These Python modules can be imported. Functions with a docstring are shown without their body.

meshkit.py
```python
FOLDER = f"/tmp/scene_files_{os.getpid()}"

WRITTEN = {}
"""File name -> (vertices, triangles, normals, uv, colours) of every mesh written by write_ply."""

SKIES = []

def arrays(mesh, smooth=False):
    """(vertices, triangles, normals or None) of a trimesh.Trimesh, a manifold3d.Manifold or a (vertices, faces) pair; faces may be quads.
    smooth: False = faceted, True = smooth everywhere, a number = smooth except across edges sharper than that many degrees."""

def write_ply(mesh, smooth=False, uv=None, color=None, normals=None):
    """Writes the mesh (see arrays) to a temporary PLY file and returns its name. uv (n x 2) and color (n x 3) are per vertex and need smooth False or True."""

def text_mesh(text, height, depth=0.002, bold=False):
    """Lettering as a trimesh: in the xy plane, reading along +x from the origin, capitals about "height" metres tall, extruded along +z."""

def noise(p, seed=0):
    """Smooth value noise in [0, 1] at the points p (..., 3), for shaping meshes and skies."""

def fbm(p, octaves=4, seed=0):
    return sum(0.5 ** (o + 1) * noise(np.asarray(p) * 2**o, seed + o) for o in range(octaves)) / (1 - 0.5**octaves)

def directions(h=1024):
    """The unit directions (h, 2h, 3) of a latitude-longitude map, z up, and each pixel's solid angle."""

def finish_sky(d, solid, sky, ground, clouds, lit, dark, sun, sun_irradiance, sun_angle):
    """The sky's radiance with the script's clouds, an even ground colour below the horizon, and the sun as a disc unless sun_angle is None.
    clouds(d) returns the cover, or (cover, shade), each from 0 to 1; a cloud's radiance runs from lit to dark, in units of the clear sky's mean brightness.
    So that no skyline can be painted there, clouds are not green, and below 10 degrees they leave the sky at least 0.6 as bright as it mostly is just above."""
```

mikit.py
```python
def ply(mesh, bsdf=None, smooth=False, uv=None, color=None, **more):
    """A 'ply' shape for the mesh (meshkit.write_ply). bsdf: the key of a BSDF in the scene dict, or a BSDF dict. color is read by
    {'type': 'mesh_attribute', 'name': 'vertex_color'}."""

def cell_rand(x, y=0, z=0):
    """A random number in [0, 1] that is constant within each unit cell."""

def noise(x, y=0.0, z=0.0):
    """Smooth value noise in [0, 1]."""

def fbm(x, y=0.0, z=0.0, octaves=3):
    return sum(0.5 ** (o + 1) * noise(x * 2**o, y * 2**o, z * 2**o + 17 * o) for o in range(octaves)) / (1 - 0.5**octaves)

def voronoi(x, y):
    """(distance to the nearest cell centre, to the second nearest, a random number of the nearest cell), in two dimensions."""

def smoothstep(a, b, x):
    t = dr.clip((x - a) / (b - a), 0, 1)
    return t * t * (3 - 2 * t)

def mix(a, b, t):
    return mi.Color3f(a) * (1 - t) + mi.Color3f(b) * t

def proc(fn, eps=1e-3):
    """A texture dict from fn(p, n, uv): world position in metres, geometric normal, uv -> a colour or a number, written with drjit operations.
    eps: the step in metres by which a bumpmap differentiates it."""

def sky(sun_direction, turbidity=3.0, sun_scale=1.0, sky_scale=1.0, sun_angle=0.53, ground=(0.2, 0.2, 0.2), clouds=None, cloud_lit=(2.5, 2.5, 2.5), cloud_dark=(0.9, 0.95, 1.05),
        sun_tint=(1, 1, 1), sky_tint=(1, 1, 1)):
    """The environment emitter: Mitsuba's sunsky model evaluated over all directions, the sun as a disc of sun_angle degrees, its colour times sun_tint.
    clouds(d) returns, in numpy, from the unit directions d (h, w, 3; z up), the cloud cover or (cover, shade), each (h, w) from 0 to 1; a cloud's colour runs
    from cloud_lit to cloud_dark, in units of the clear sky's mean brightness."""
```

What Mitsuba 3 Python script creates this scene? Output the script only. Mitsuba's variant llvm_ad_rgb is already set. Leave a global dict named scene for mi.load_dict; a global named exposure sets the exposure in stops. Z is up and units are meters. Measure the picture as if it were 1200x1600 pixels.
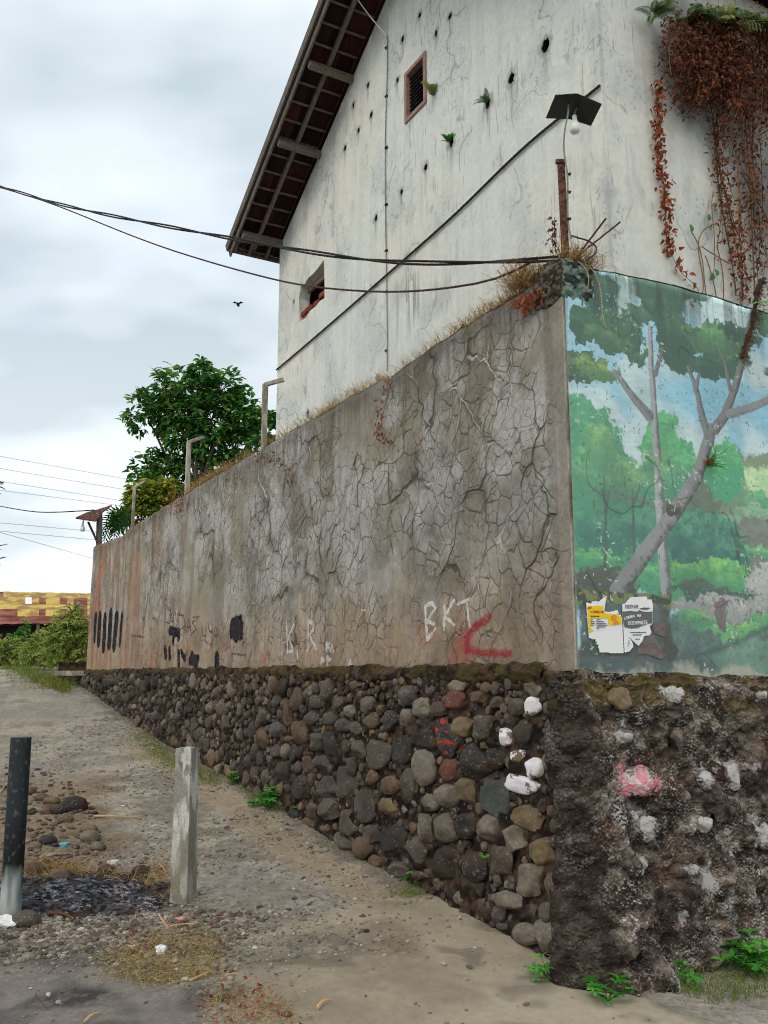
import math, random
import numpy as np, trimesh, drjit as dr, mitsuba as mi
import mikit, meshkit
from shapely.geometry import Polygon, Point
from shapely import affinity
T = mi.ScalarTransform4f
scene, labels = {}, {}

# ------------------------------------------------------------------ camera, sky, exposure
PITCH = math.atan(250 / 1400)
CP, SP = math.cos(PITCH), math.sin(PITCH)
CAM = np.array([0, 0, 1.55])
scene['camera'] = {'type': 'perspective', 'fov_axis': 'x', 'fov': 2 * math.degrees(math.atan(600 / 1400)), 'near_clip': 0.05, 'far_clip': 3000.0,
                   'to_world': T().look_at(origin=CAM.tolist(), target=(CAM + [0, CP, SP]).tolist(), up=[0, 0, 1])}


def cloud_cover(q):
    z = np.clip(q[..., 2:3], 0.02, 1)
    flat = np.concatenate([q[..., :2] / (z + 0.22), z * 0.6], -1)
    big = meshkit.fbm(flat * 1.15 + [3.1, 0.7, 0], 5, seed=3)
    mid = meshkit.fbm(flat * [2.6, 4.2, 1] + [9.0, 2.0, 0], 5, seed=11)
    shade = np.clip((0.5 * big + 0.5 * mid - 0.34) * 3.6, 0, 1)
    shade = shade * (0.55 + 0.45 * np.clip(q[..., 2] / 0.42, 0, 1))
    cover = np.clip(0.88 + 0.5 * (mid - 0.35), 0.8, 1)
    return cover, shade


scene['sky'] = mikit.sky([-0.35, -0.75, 0.80], turbidity=3, sun_scale=0.12, sun_angle=25, clouds=cloud_cover, cloud_lit=(2.55, 2.64, 2.68), cloud_dark=(1.10, 1.31, 1.43), ground=(0.16, 0.15, 0.13))
exposure = 2.6

# ------------------------------------------------------------------ frames of the place
dL = np.array([-.4857, .8742, 0]); dL /= np.linalg.norm(dL)      # along the long wall, away from the street corner
eR = np.array([dL[1], -dL[0], 0])                                # along the painted wall
UP = np.array([0, 0, 1.0])
C = np.array([1.05, 5.0, 0]); HC = C + .976 * eR + .6 * dL       # foot of the wall corner, of the house corner


def ray(x, y):
    u = (np.asarray(x, float) - 600) / 1400; v = -(np.asarray(y, float) - 800) / 1400
    return np.stack([u, CP - v * SP, SP + v * CP], -1)


def meet(x, y, O, n):
    r = ray(x, y)
    return CAM + r * (((O - CAM) @ n) / (r @ n))[..., None]


def Lc(x, y, off=0.0):      # a point of the photograph measured on the long wall: (along, height)
    q = meet(np.asarray(x, float), np.asarray(y, float), C - off * eR, eR); return np.stack([(q - C) @ dL, q[..., 2]], -1)


def Rc(x, y, off=0.0):
    q = meet(np.asarray(x, float), np.asarray(y, float), C - off * dL, dL); return np.stack([(q - C) @ eR, q[..., 2]], -1)


def Hc(x, y, off=0.0):
    q = meet(np.asarray(x, float), np.asarray(y, float), HC - off * eR, eR); return np.stack([(q - HC) @ dL, q[..., 2]], -1)


def Sc(x, y, off=0.0):
    q = meet(np.asarray(x, float), np.asarray(y, float), HC - off * dL, dL); return np.stack([(q - HC) @ eR, q[..., 2]], -1)


def LP(t, off, z): return C + np.multiply.outer(t, dL) - np.multiply.outer(off, eR) + np.multiply.outer(z, UP)
def RP(s, off, z): return C + np.multiply.outer(s, eR) - np.multiply.outer(off, dL) + np.multiply.outer(z, UP)
def HP(t, off, z): return HC + np.multiply.outer(t, dL) - np.multiply.outer(off, eR) + np.multiply.outer(z, UP)
def SPt(s, off, z): return HC + np.multiply.outer(s, eR) - np.multiply.outer(off, dL) + np.multiply.outer(z, UP)


GY = np.array([-400, -20, 2, 5, 6.7, 8.1, 11.7, 14.5, 16.5, 18, 20, 22, 26, 45, 90, 400, 1500.])
GZ = np.array([-4, -.25, .0, .06, .14, .30, .63, 1.0, 1.27, 1.40, 1.55, 1.64, 1.7, 1.7, 1.3, -2, -8.])
from scipy.interpolate import PchipInterpolator
_g = PchipInterpolator(GY, GZ)


def ground_z(x, y):
    x, y = np.asarray(x, float), np.asarray(y, float)
    z = _g(y)
    near = np.exp(-((y - 6) / 14) ** 2)
    q = np.stack([x, y, x * 0], -1)
    z = z + near * 0.05 * (meshkit.fbm(q * 0.9, 3, seed=5) - .5)
    # earth heaped a little on the left of the path, and at the wall's foot on the painted side
    z = z + .10 * np.exp(-(((x + 2.6) / .8) ** 2 + ((y - 8.0) / 2.2) ** 2))
    z = z - .12 * np.exp(-(((x - 2.2) / 1.3) ** 2 + ((y - 5.2) / 1.0) ** 2))
    return z


def Gp(x, y):               # a point of the photograph measured on the ground
    x, y = np.atleast_1d(np.asarray(x, float)), np.atleast_1d(np.asarray(y, float))
    r = ray(x, y); lo, hi = np.full(len(x), 1.0), np.full(len(x), 60.0)
    for _ in range(50):
        m = (lo + hi) / 2; q = CAM + r * m[:, None]
        below = q[:, 2] < ground_z(q[:, 0], q[:, 1])
        hi = np.where(below, m, hi); lo = np.where(below, lo, m)
    q = CAM + r * ((lo + hi) / 2)[:, None]
    q[:, 2] = ground_z(q[:, 0], q[:, 1])
    return q


# ------------------------------------------------------------------ mesh helpers
class MB:
    def __init__(s): s.v, s.f, s.t, s.n, s.toned = [], [], [], 0, False
    def add(s, v, f, tone=None):
        v = np.asarray(v, float).reshape(-1, 3); f = np.asarray(f, int)
        if f.shape[1] == 4: f = np.vstack([f[:, [0, 1, 2]], f[:, [0, 2, 3]]])
        s.v.append(v); s.f.append(f + s.n); s.n += len(v)
        s.toned |= tone is not None
        tone = np.zeros((len(v), 2)) if tone is None else np.broadcast_to(np.asarray(tone, float), (len(v), 2))
        s.t.append(tone); return s
    def box(s, c, ax, half, tone=None):
        c, ax, h = np.asarray(c, float), np.asarray(ax, float), np.asarray(half, float)
        m = cham_box(h)
        return s.add(c + m.vertices @ ax, m.faces, tone)
    def tube(s, pts, r, sides=6, tone=None, cap=True):
        v, f = tube(pts, r, sides, cap); return s.add(v, f, tone)
    def put(s, key, bsdf, smooth=False):
        uv = np.vstack(s.t)
        put(key, (np.vstack(s.v), np.vstack(s.f)), bsdf, smooth if smooth in (True, False) else False, uv if s.toned else None)


def put(key, mesh, bsdf, smooth=False, uv=None, **more):
    assert key not in scene, key
    scene[key] = mikit.ply(mesh, bsdf, smooth=smooth, uv=uv, **more)
    return key


def tag(key, label=None, cat=None, group=None, kind=None):
    labels[key] = {k: v for k, v in (('label', label), ('category', cat), ('group', group), ('kind', kind)) if v}


_count = {}


def nn(name):
    k = _count.get(name, 0); _count[name] = k + 1
    return name if k == 0 else f'{name}_{k:03d}'


def cham_box(h, c=None):
    c = min(h) * 0.12 if c is None else c
    pts = []
    for sx in (-1, 1):
        for sy in (-1, 1):
            for sz in (-1, 1):
                s = np.array([sx, sy, sz])
                for k in range(3):
                    q = np.array(h) - c; q[k] = h[k]; pts.append(s * q)
    return trimesh.convex.convex_hull(np.array(pts))


def tube(pts, r, sides=6, cap=True):
    p = np.asarray(pts, float); r = np.broadcast_to(r, (len(p),)).astype(float)
    t = np.gradient(p, axis=0); t /= np.linalg.norm(t, axis=1, keepdims=True) + 1e-12
    ref = np.array([0, 0, 1.0]) if np.abs(t[:, 2]).mean() < .8 else np.array([1.0, 0.2, 0])
    a = np.cross(t, ref); a /= np.linalg.norm(a, axis=1, keepdims=True) + 1e-12
    b = np.cross(t, a); g = np.arange(sides) * 2 * np.pi / sides
    v = p[:, None] + r[:, None, None] * (np.cos(g)[None, :, None] * a[:, None] + np.sin(g)[None, :, None] * b[:, None])
    i, j = np.meshgrid(np.arange(len(p) - 1), np.arange(sides), indexing='ij')
    q = np.stack([i * sides + j, (i + 1) * sides + j, (i + 1) * sides + (j + 1) % sides, i * sides + (j + 1) % sides], -1).reshape(-1, 4)
    f = np.vstack([q[:, [0, 1, 2]], q[:, [0, 2, 3]]]); v = v.reshape(-1, 3)
    if cap:
        n = len(v); v = np.vstack([v, p[:1], p[-1:]]); k = np.arange(sides)
        f = np.vstack([f, np.stack([k * 0 + n, k, (k + 1) % sides], -1), np.stack([k * 0 + n + 1, (len(p) - 1) * sides + (k + 1) % sides, (len(p) - 1) * sides + k], -1)])
    return v, f


def curve(pts, n=24):
    from scipy.interpolate import CubicSpline
    p = np.asarray(pts, float); s = np.r_[0, np.cumsum(np.linalg.norm(np.diff(p, axis=0), axis=1))]
    return CubicSpline(s, p)(np.linspace(0, s[-1], n)) if len(p) > 2 else p[0] + np.linspace(0, 1, n)[:, None] * (p[1] - p[0])


def grid(fn, us, vs):
    U, V = np.meshgrid(us, vs, indexing='ij'); P = fn(U, V).reshape(-1, 3)
    i, j = np.meshgrid(np.arange(len(us) - 1), np.arange(len(vs) - 1), indexing='ij'); m = len(vs)
    q = np.stack([i * m + j, (i + 1) * m + j, (i + 1) * m + j + 1, i * m + j + 1], -1).reshape(-1, 4)
    return P, np.vstack([q[:, [0, 1, 2]], q[:, [0, 2, 3]]])


def unit(a): return a / (np.linalg.norm(a, axis=-1, keepdims=True) + 1e-12)


def leaves(P, D, N, Ln, W, droop=.25, fold=.15):
    """Pointed leaves of six vertices: base points P, directions D, up normals N."""
    n = len(P); D = unit(D); S = unit(np.cross(D, N)); N = np.cross(S, D)
    Ln, W = np.broadcast_to(Ln, (n,))[:, None], np.broadcast_to(W, (n,))[:, None]
    rows = []
    for fr, hw in ((0, 0), (.35, -.5), (.35, .5), (.72, -.38), (.72, .38), (1, 0)):
        rows.append(P + D * Ln * fr + S * W * hw + N * (abs(hw) * 2 * fold * W - droop * Ln * fr ** 2))
    v = np.stack(rows, 1).reshape(-1, 3)
    f0 = np.array([[0, 2, 1], [1, 2, 4], [1, 4, 3], [3, 4, 5]])
    return v, (f0[None] + 6 * np.arange(n)[:, None, None]).reshape(-1, 3)


def blades(P, D, Ln, W, bend, rng):
    """Grass blades of five vertices, curving over."""
    n = len(P); D = unit(D); S = unit(np.cross(D, rng.normal(size=(n, 3)))); O = unit(np.cross(S, D))
    Ln, W, bend = (np.broadcast_to(a, (n,))[:, None] for a in (Ln, W, bend))
    rows = [P - S * W / 2, P + S * W / 2]
    m = P + D * Ln * .55 + O * bend * Ln * .25
    rows += [m - S * W * .4, m + S * W * .4, P + D * Ln * (1 - .35 * bend ** 2) + O * bend * Ln * .8]
    v = np.stack(rows, 1).reshape(-1, 3)
    f0 = np.array([[0, 1, 3], [0, 3, 2], [2, 3, 4]])
    return v, (f0[None] + 5 * np.arange(n)[:, None, None]).reshape(-1, 3)


ICO1, ICO2, ICO3 = (trimesh.creation.icosphere(subdivisions=k) for k in (1, 2, 3))


def stone(radii, ax, c, rng, ico=ICO1, rough=.22, angular=False):
    v = ico.vertices * 1.0
    sd = int(rng.integers(1e6))
    k = 1 + rough * 2 * (meshkit.fbm(v * 1.25 + 50 + sd % 97, 2, seed=sd) - .5)
    if angular:
        for _ in range(7):
            n = unit(rng.normal(size=3)); h = rng.uniform(.62, .85); dd = v @ n
            v = v - np.clip(dd - h, 0, None)[:, None] * n
    v = v * k[:, None]
    if len(v) > 600: v = v * (1 + .09 * (meshkit.fbm(v * 4.5 + 9, 3, seed=sd + 1) - .5))[:, None]
    return np.asarray(c) + (v * np.asarray(radii)) @ np.asarray(ax), ico.faces


# ------------------------------------------------------------------ materials
noise, fbm, smoothstep, mix, voronoi = mikit.noise, mikit.fbm, mikit.smoothstep, mikit.mix, mikit.voronoi
Col = lambda r, g, b: mi.Color3f(r, g, b)


def srgb(r, g, b):
    c = np.array([r, g, b]) / 255.0
    return tuple(np.where(c < .04045, c / 12.92, ((c + .055) / 1.055) ** 2.4).tolist())


def along(p, O, ax): return (p.x - float(O[0])) * float(ax[0]) + (p.y - float(O[1])) * float(ax[1])


def material(name, color, rough=.85, bump=None, scale=1.0, eps=2e-3, two=True, **kw):
    c = {'type': 'rgb', 'value': list(color)} if isinstance(color, (tuple, list)) else mikit.proc(color)
    b = {'type': 'principled', 'base_color': c, 'roughness': float(rough), 'specular': kw.pop('specular', .25), **kw}
    if bump is not None: b = {'type': 'bumpmap', 'tex': mikit.proc(bump, eps=eps), 'scale': float(scale), 'bsdf': b}
    scene[name] = {'type': 'twosided', 'bsdf': b} if two else b


def thin(name, color, trans=.5):
    scene[name] = {'type': 'principledthin', 'base_color': mikit.proc(color), 'roughness': .65, 'diff_trans': float(trans), 'spec_trans': 0.0}


def ramp(stops):
    """Colour from uv.x (each piece's own tone), with a little grain."""
    def fn(p, n, uv):
        c = mi.Color3f(*stops[0])
        for k, s in enumerate(stops[1:]):
            c = mix(c, s, dr.clip(uv.x * (len(stops) - 1) - k, 0, 1))
        return c
    return fn


def grain(base, amount=.35, freq=60.0):
    def fn(p, n, uv):
        g = fbm(p.x * freq, p.y * freq, p.z * freq, octaves=2)
        return base(p, n, uv) * (1 - amount + 2 * amount * g)
    return fn


def segd(s, z, a, b):
    ax, az, bx, bz = float(a[0]), float(a[1]), float(b[0]), float(b[1])
    dx, dz = bx - ax, bz - az; L2 = dx * dx + dz * dz + 1e-9
    k = dr.clip(((s - ax) * dx + (z - az) * dz) / L2, 0, 1)
    return dr.sqrt(dr.square(s - ax - k * dx) + dr.square(z - az - k * dz)), k


# --- plastered long wall with cracks, rust streaks and graffiti
def strokes(lines, conv=Lc):
    out = []
    for pts in lines:
        q = conv([a[0] for a in pts], [a[1] for a in pts]); out += [(q[i], q[i + 1]) for i in range(len(q) - 1)]
    return out


c6 = lambda pts: [(x / 4.211, 740 + y / 4.211) for x, y in pts]
c4 = lambda pts: [(130 + x / 2.449, 780 + y / 2.449) for x, y in pts]
c5 = lambda pts: [(620 + x / 3.404, 600 + y / 3.404) for x, y in pts]
BLACK = [(c6(q), w) for q, w in (([(630, 946), (622, 1082)], .09), ([(656, 952), (648, 1098)], .12), ([(688, 962), (681, 1132)], .12), ([(726, 938), (716, 1108)], .13), ([(764, 952), (750, 1122)], .12), ([(800, 935), (786, 1115)], .06))]
BLACK += [(c4(q), w) for q, w in (([(332, 503), (366, 512), (366, 525)], .05), ([(347, 522), (345, 542)], .045), ([(314, 575), (316, 597)], .05), ([(330, 577), (331, 603)], .04), ([(364, 592), (365, 635)], .045), ([(375, 585), (388, 611)], .03), ([(415, 604), (432, 630)], .06), ([(409, 618), (438, 612)], .05), ([(511, 606), (511, 650)], .065), ([(573, 480), (600, 470)], .06), ([(571, 495), (602, 490)], .07), ([(570, 512), (602, 515)], .06), ([(585, 475), (586, 520)], .07))]
BROWN = [c4(q) for q in ([(318, 412), (312, 470), (330, 474)], [(333, 420), (333, 465), (345, 470), (348, 415)], [(352, 430), (358, 470), (366, 425)], [(362, 440), (366, 505), (392, 480), (385, 445), (362, 440)], [(396, 510), (404, 455), (412, 508)], [(398, 490), (412, 488)], [(436, 462), (418, 470), (432, 498), (412, 520)],
                         [(420, 452), (446, 450)], [(434, 452), (430, 560)], [(452, 478), (456, 520), (470, 525), (470, 470)], [(478, 475), (482, 505), (494, 508), (494, 478)], [(494, 508), (490, 560), (470, 545)], [(505, 490), (500, 520), (512, 527), (516, 495), (505, 490)], [(185, 522), (235, 528)], [(570, 592), (622, 597)])]
WHITE = [(c4(q), .022) for q in ([(778, 470), (782, 585), (802, 580)], [(806, 480), (784, 530), (800, 568)], [(862, 465), (860, 575)], [(862, 468), (880, 475), (882, 500), (864, 520)], [(864, 520), (892, 572)], [(820, 585), (822, 610)], [(932, 552), (932, 578)], [(932, 552), (944, 553)], [(932, 565), (942, 566)], [(948, 582), (952, 560), (957, 582)],
                                         [(912, 607), (912, 628)], [(912, 607), (922, 614), (914, 620)], [(936, 607), (936, 632)], [(936, 607), (950, 612), (938, 620)], [(1016, 636), (1020, 615), (1024, 636)])]
WHITE += [(c5(q), .017) for q in ([(148, 1180), (163, 1360)], [(148, 1180), (185, 1168), (205, 1190), (158, 1262)], [(158, 1262), (200, 1275), (205, 1300), (165, 1360)], [(252, 1185), (255, 1305)], [(305, 1150), (256, 1235), (305, 1282)], [(325, 1172), (395, 1140)], [(372, 1150), (390, 1285)])]
RED = [(c5(q), w) for q, w in (([(492, 1240), (425, 1290), (380, 1345), (372, 1400), (375, 1420)], .045), ([(372, 1418), (480, 1430), (600, 1435)], .026))]


def wall_fields(p):
    t, z = along(p, C, dL), p.z
    wx, wz = fbm(t * 3.1, z * 3.1, 2.0) - .5, fbm(t * 3.1, z * 3.1, 9.0) - .5
    fx, fz = noise(t * 23, z * 23, 4.0) - .5, noise(t * 23, z * 23, 7.0) - .5
    a1, b1, r1 = voronoi((t + .13 * wx + .022 * fx) * 7.4, (z + .16 * wz + .022 * fz) * 6.2)
    a2, b2, r2 = voronoi((t + .10 * wz + .016 * fz) * 15 + 31.7, (z + .12 * wx + .016 * fx) * 12 + 7.3)
    zone = smoothstep(.30, .50, fbm(t * 1.1 + 5, z * 1.3 + 2, 1.0)) * smoothstep(.06, .18, t) * (1 - .75 * smoothstep(8.5, 11.0, t))
    zone = dr.maximum(zone, .95 * dr.exp(-dr.square((t - 1.05) / .8) - dr.square((z - 2.75) / .9)))
    zone = zone * (1 - .6 * smoothstep(2.0, 1.65, z))
    fine = smoothstep(.30, .47, fbm(t * 1.7 + 15, z * 1.9 + 2, 3.0)) * (.25 + .75 * zone)
    fine = dr.maximum(fine, .85 * zone)
    wid = .6 + .9 * noise(t * 2.7, z * 2.3, 6.0)
    gap = smoothstep(.36, .56, fbm(t * 6.5 + 3, z * 6.0, 14.0, octaves=2) + .12 * zone)
    crack1 = (1 - smoothstep(.006, .075, (b1 - a1) / wid)) * smoothstep(.05, .5, zone + .2 * r1) * (.3 + .7 * gap)
    crack2 = (1 - smoothstep(.010, .080, (b2 - a2) / wid)) * fine * smoothstep(.18, .42, noise(t * 8, z * 8, 17.0))
    a3, b3, r3 = voronoi((t + .22 * wz + .03 * fx) * 3.3 + 3.3, (z + .3 * wx + .03 * fz) * 2.1 + 1.2)
    w3 = (.25 + 1.1 * smoothstep(.35, .7, noise(t * 3.3 + 8, z * 4.1, 19.0)))
    e3 = (b3 - a3) / w3
    crack3 = (1 - smoothstep(.010, .045, e3)) * smoothstep(.15, .6, zone) * smoothstep(.30, .46, noise(t * 4.3, z * 3.7, 23.0))
    return t, z, e3, crack3, r2, crack1, crack2, zone, wid


def plaster_color(p, n, uv):
    t, z, e3, k3, r2, k1, k2, zone, wid = wall_fields(p)
    big = fbm(t * .9, z * 1.1, 8.0); mid = fbm(t * 4, z * 4.5, 3.0); fine = fbm(t * 40, z * 40, 1.0, octaves=2)
    streak = fbm(t * 6 + .5 * mid, z * .8, 5.0); thinstreak = fbm(t * 38, z * 1.1, 2.0)
    c = mix(srgb(139, 136, 127), srgb(160, 159, 154), smoothstep(.42, .62, mid))
    c = mix(c, srgb(138, 130, 110), .5 * smoothstep(.5, .72, big))
    c = mix(c, srgb(168, 168, 163), .85 * zone * smoothstep(.46, .62, fbm(t * 3.4 + 40, z * 3.6, 2.0)))
    low = smoothstep(2.55, 1.7, z + .5 * (streak - .5))
    c = mix(c, srgb(152, 128, 102), .62 * low)
    far = smoothstep(5.5, 10.5, t)
    c = mix(c, srgb(148, 110, 82), .62 * far * smoothstep(.38, .62, streak))
    c = mix(c, srgb(172, 103, 68), .6 * smoothstep(12.0, 12.7, t + .8 * (mid - .5)) * smoothstep(13.3, 12.9, t) * smoothstep(2.3, 2.8, z) * smoothstep(.35, .55, mid))
    c = mix(c, srgb(146, 144, 140), .6 * smoothstep(12.85, 13.1, t) * smoothstep(2.6, 3.1, z))
    c = c * (1 - .18 * smoothstep(.46, .72, streak)) * (1 - .10 * smoothstep(.56, .75, thinstreak) * smoothstep(.4, .6, mid))
    c = c * (.84 + .32 * fbm(t * 8.5, z * 7, 21.0)); c = mix(c, srgb(98, 92, 80), .4 * smoothstep(.55, .7, fbm(t * 2.2, z * 2.6, 25.0)))
    c = mix(c, srgb(74, 68, 58), .55 * smoothstep(3.55, 3.95, z + .35 * (thinstreak - .45)))
    c = mix(c, srgb(158, 98, 74), .55 * smoothstep(.60, .78, fbm(t * 2.6 + 9, z * 3.2, 5.0)) * smoothstep(2.0, 1.7, z))
    c = mix(c, srgb(140, 132, 121), .5 * smoothstep(.12, .06, t))
    c = mix(c, srgb(112, 102, 92), .35 * smoothstep(.19, .13, dr.abs(t - .13) * 4))
    # cracks: dark line, darker shoulder, and pale lime grown along the wide ones
    c = c * (1 - .20 * (1 - smoothstep(.03, .22, e3)) * zone)
    c = mix(c, srgb(80, 75, 68), .74 * k1); c = mix(c, srgb(84, 79, 72), .74 * k2); c = mix(c, srgb(62, 57, 52), .75 * k3)
    lime = smoothstep(.50, .66, noise(t * 3.3 + 3, z * 2.6, 12.0)) * zone * (1 - smoothstep(.004, .022, e3))
    lime = dr.maximum(lime, (1 - smoothstep(.01, .07, e3)) * dr.exp(-dr.square((t - .62) / .13) - dr.square((z - 2.45) / .6)))
    c = mix(c, srgb(196, 193, 186), .8 * lime)
    c = c * (.86 + .28 * fine)
    # graffiti
    wob = (noise(t * 30, z * 30, 2.0) - .5) * .018
    hole = .72 + .28 * smoothstep(.25, .42, noise(t * 70, z * 70, 1.0))

    def layer(c, segs, w, col, k, soft):
        dd = mi.Float(9)
        for a, b in segs: dd = dr.minimum(dd, segd(t, z, a, b)[0])
        return mix(c, col, k * hole * (1 - smoothstep(w, w + soft, dd + wob)))
    for w in sorted({w for _, w in BLACK}):
        c = layer(c, strokes([q for q, ww in BLACK if ww == w]), w * 1.05, srgb(36, 36, 40), 1.1, .025)
    c = layer(c, strokes(BROWN), .006, srgb(84, 56, 44), .8, .012)
    for w in (.022, .017): c = layer(c, strokes([q for q, ww in WHITE if ww == w]), w * .34, srgb(212, 211, 206), .58 if w > .02 else .80, .013)
    for q, w in RED: c = layer(c, strokes([q]), w * .26, srgb(140, 32, 44), .85, .035)
    spray = Lc([710, 727], [1005, 1000])
    c = mix(c, srgb(150, 60, 66), .55 * dr.exp(-(dr.square(t - float(spray[1][0])) + dr.square((z - float(spray[1][1])) * .8)) / .008))
    return dr.clip(c, 0, 1)


def plaster_bump(p, n, uv):
    t, z, e3, k3, r2, k1, k2, zone, wid = wall_fields(p)
    lip = (1 - smoothstep(.04, .14, e3)) * zone
    return .006 * lip - .006 * k1 - .003 * k2 - .012 * k3 + .007 * fbm(t * 18, z * 18, 2.0) + .003 * noise(t * 90, z * 90, 4.0)


material('plaster_mat', plaster_color, .92, plaster_bump, 1.0, eps=3e-3)


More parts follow.
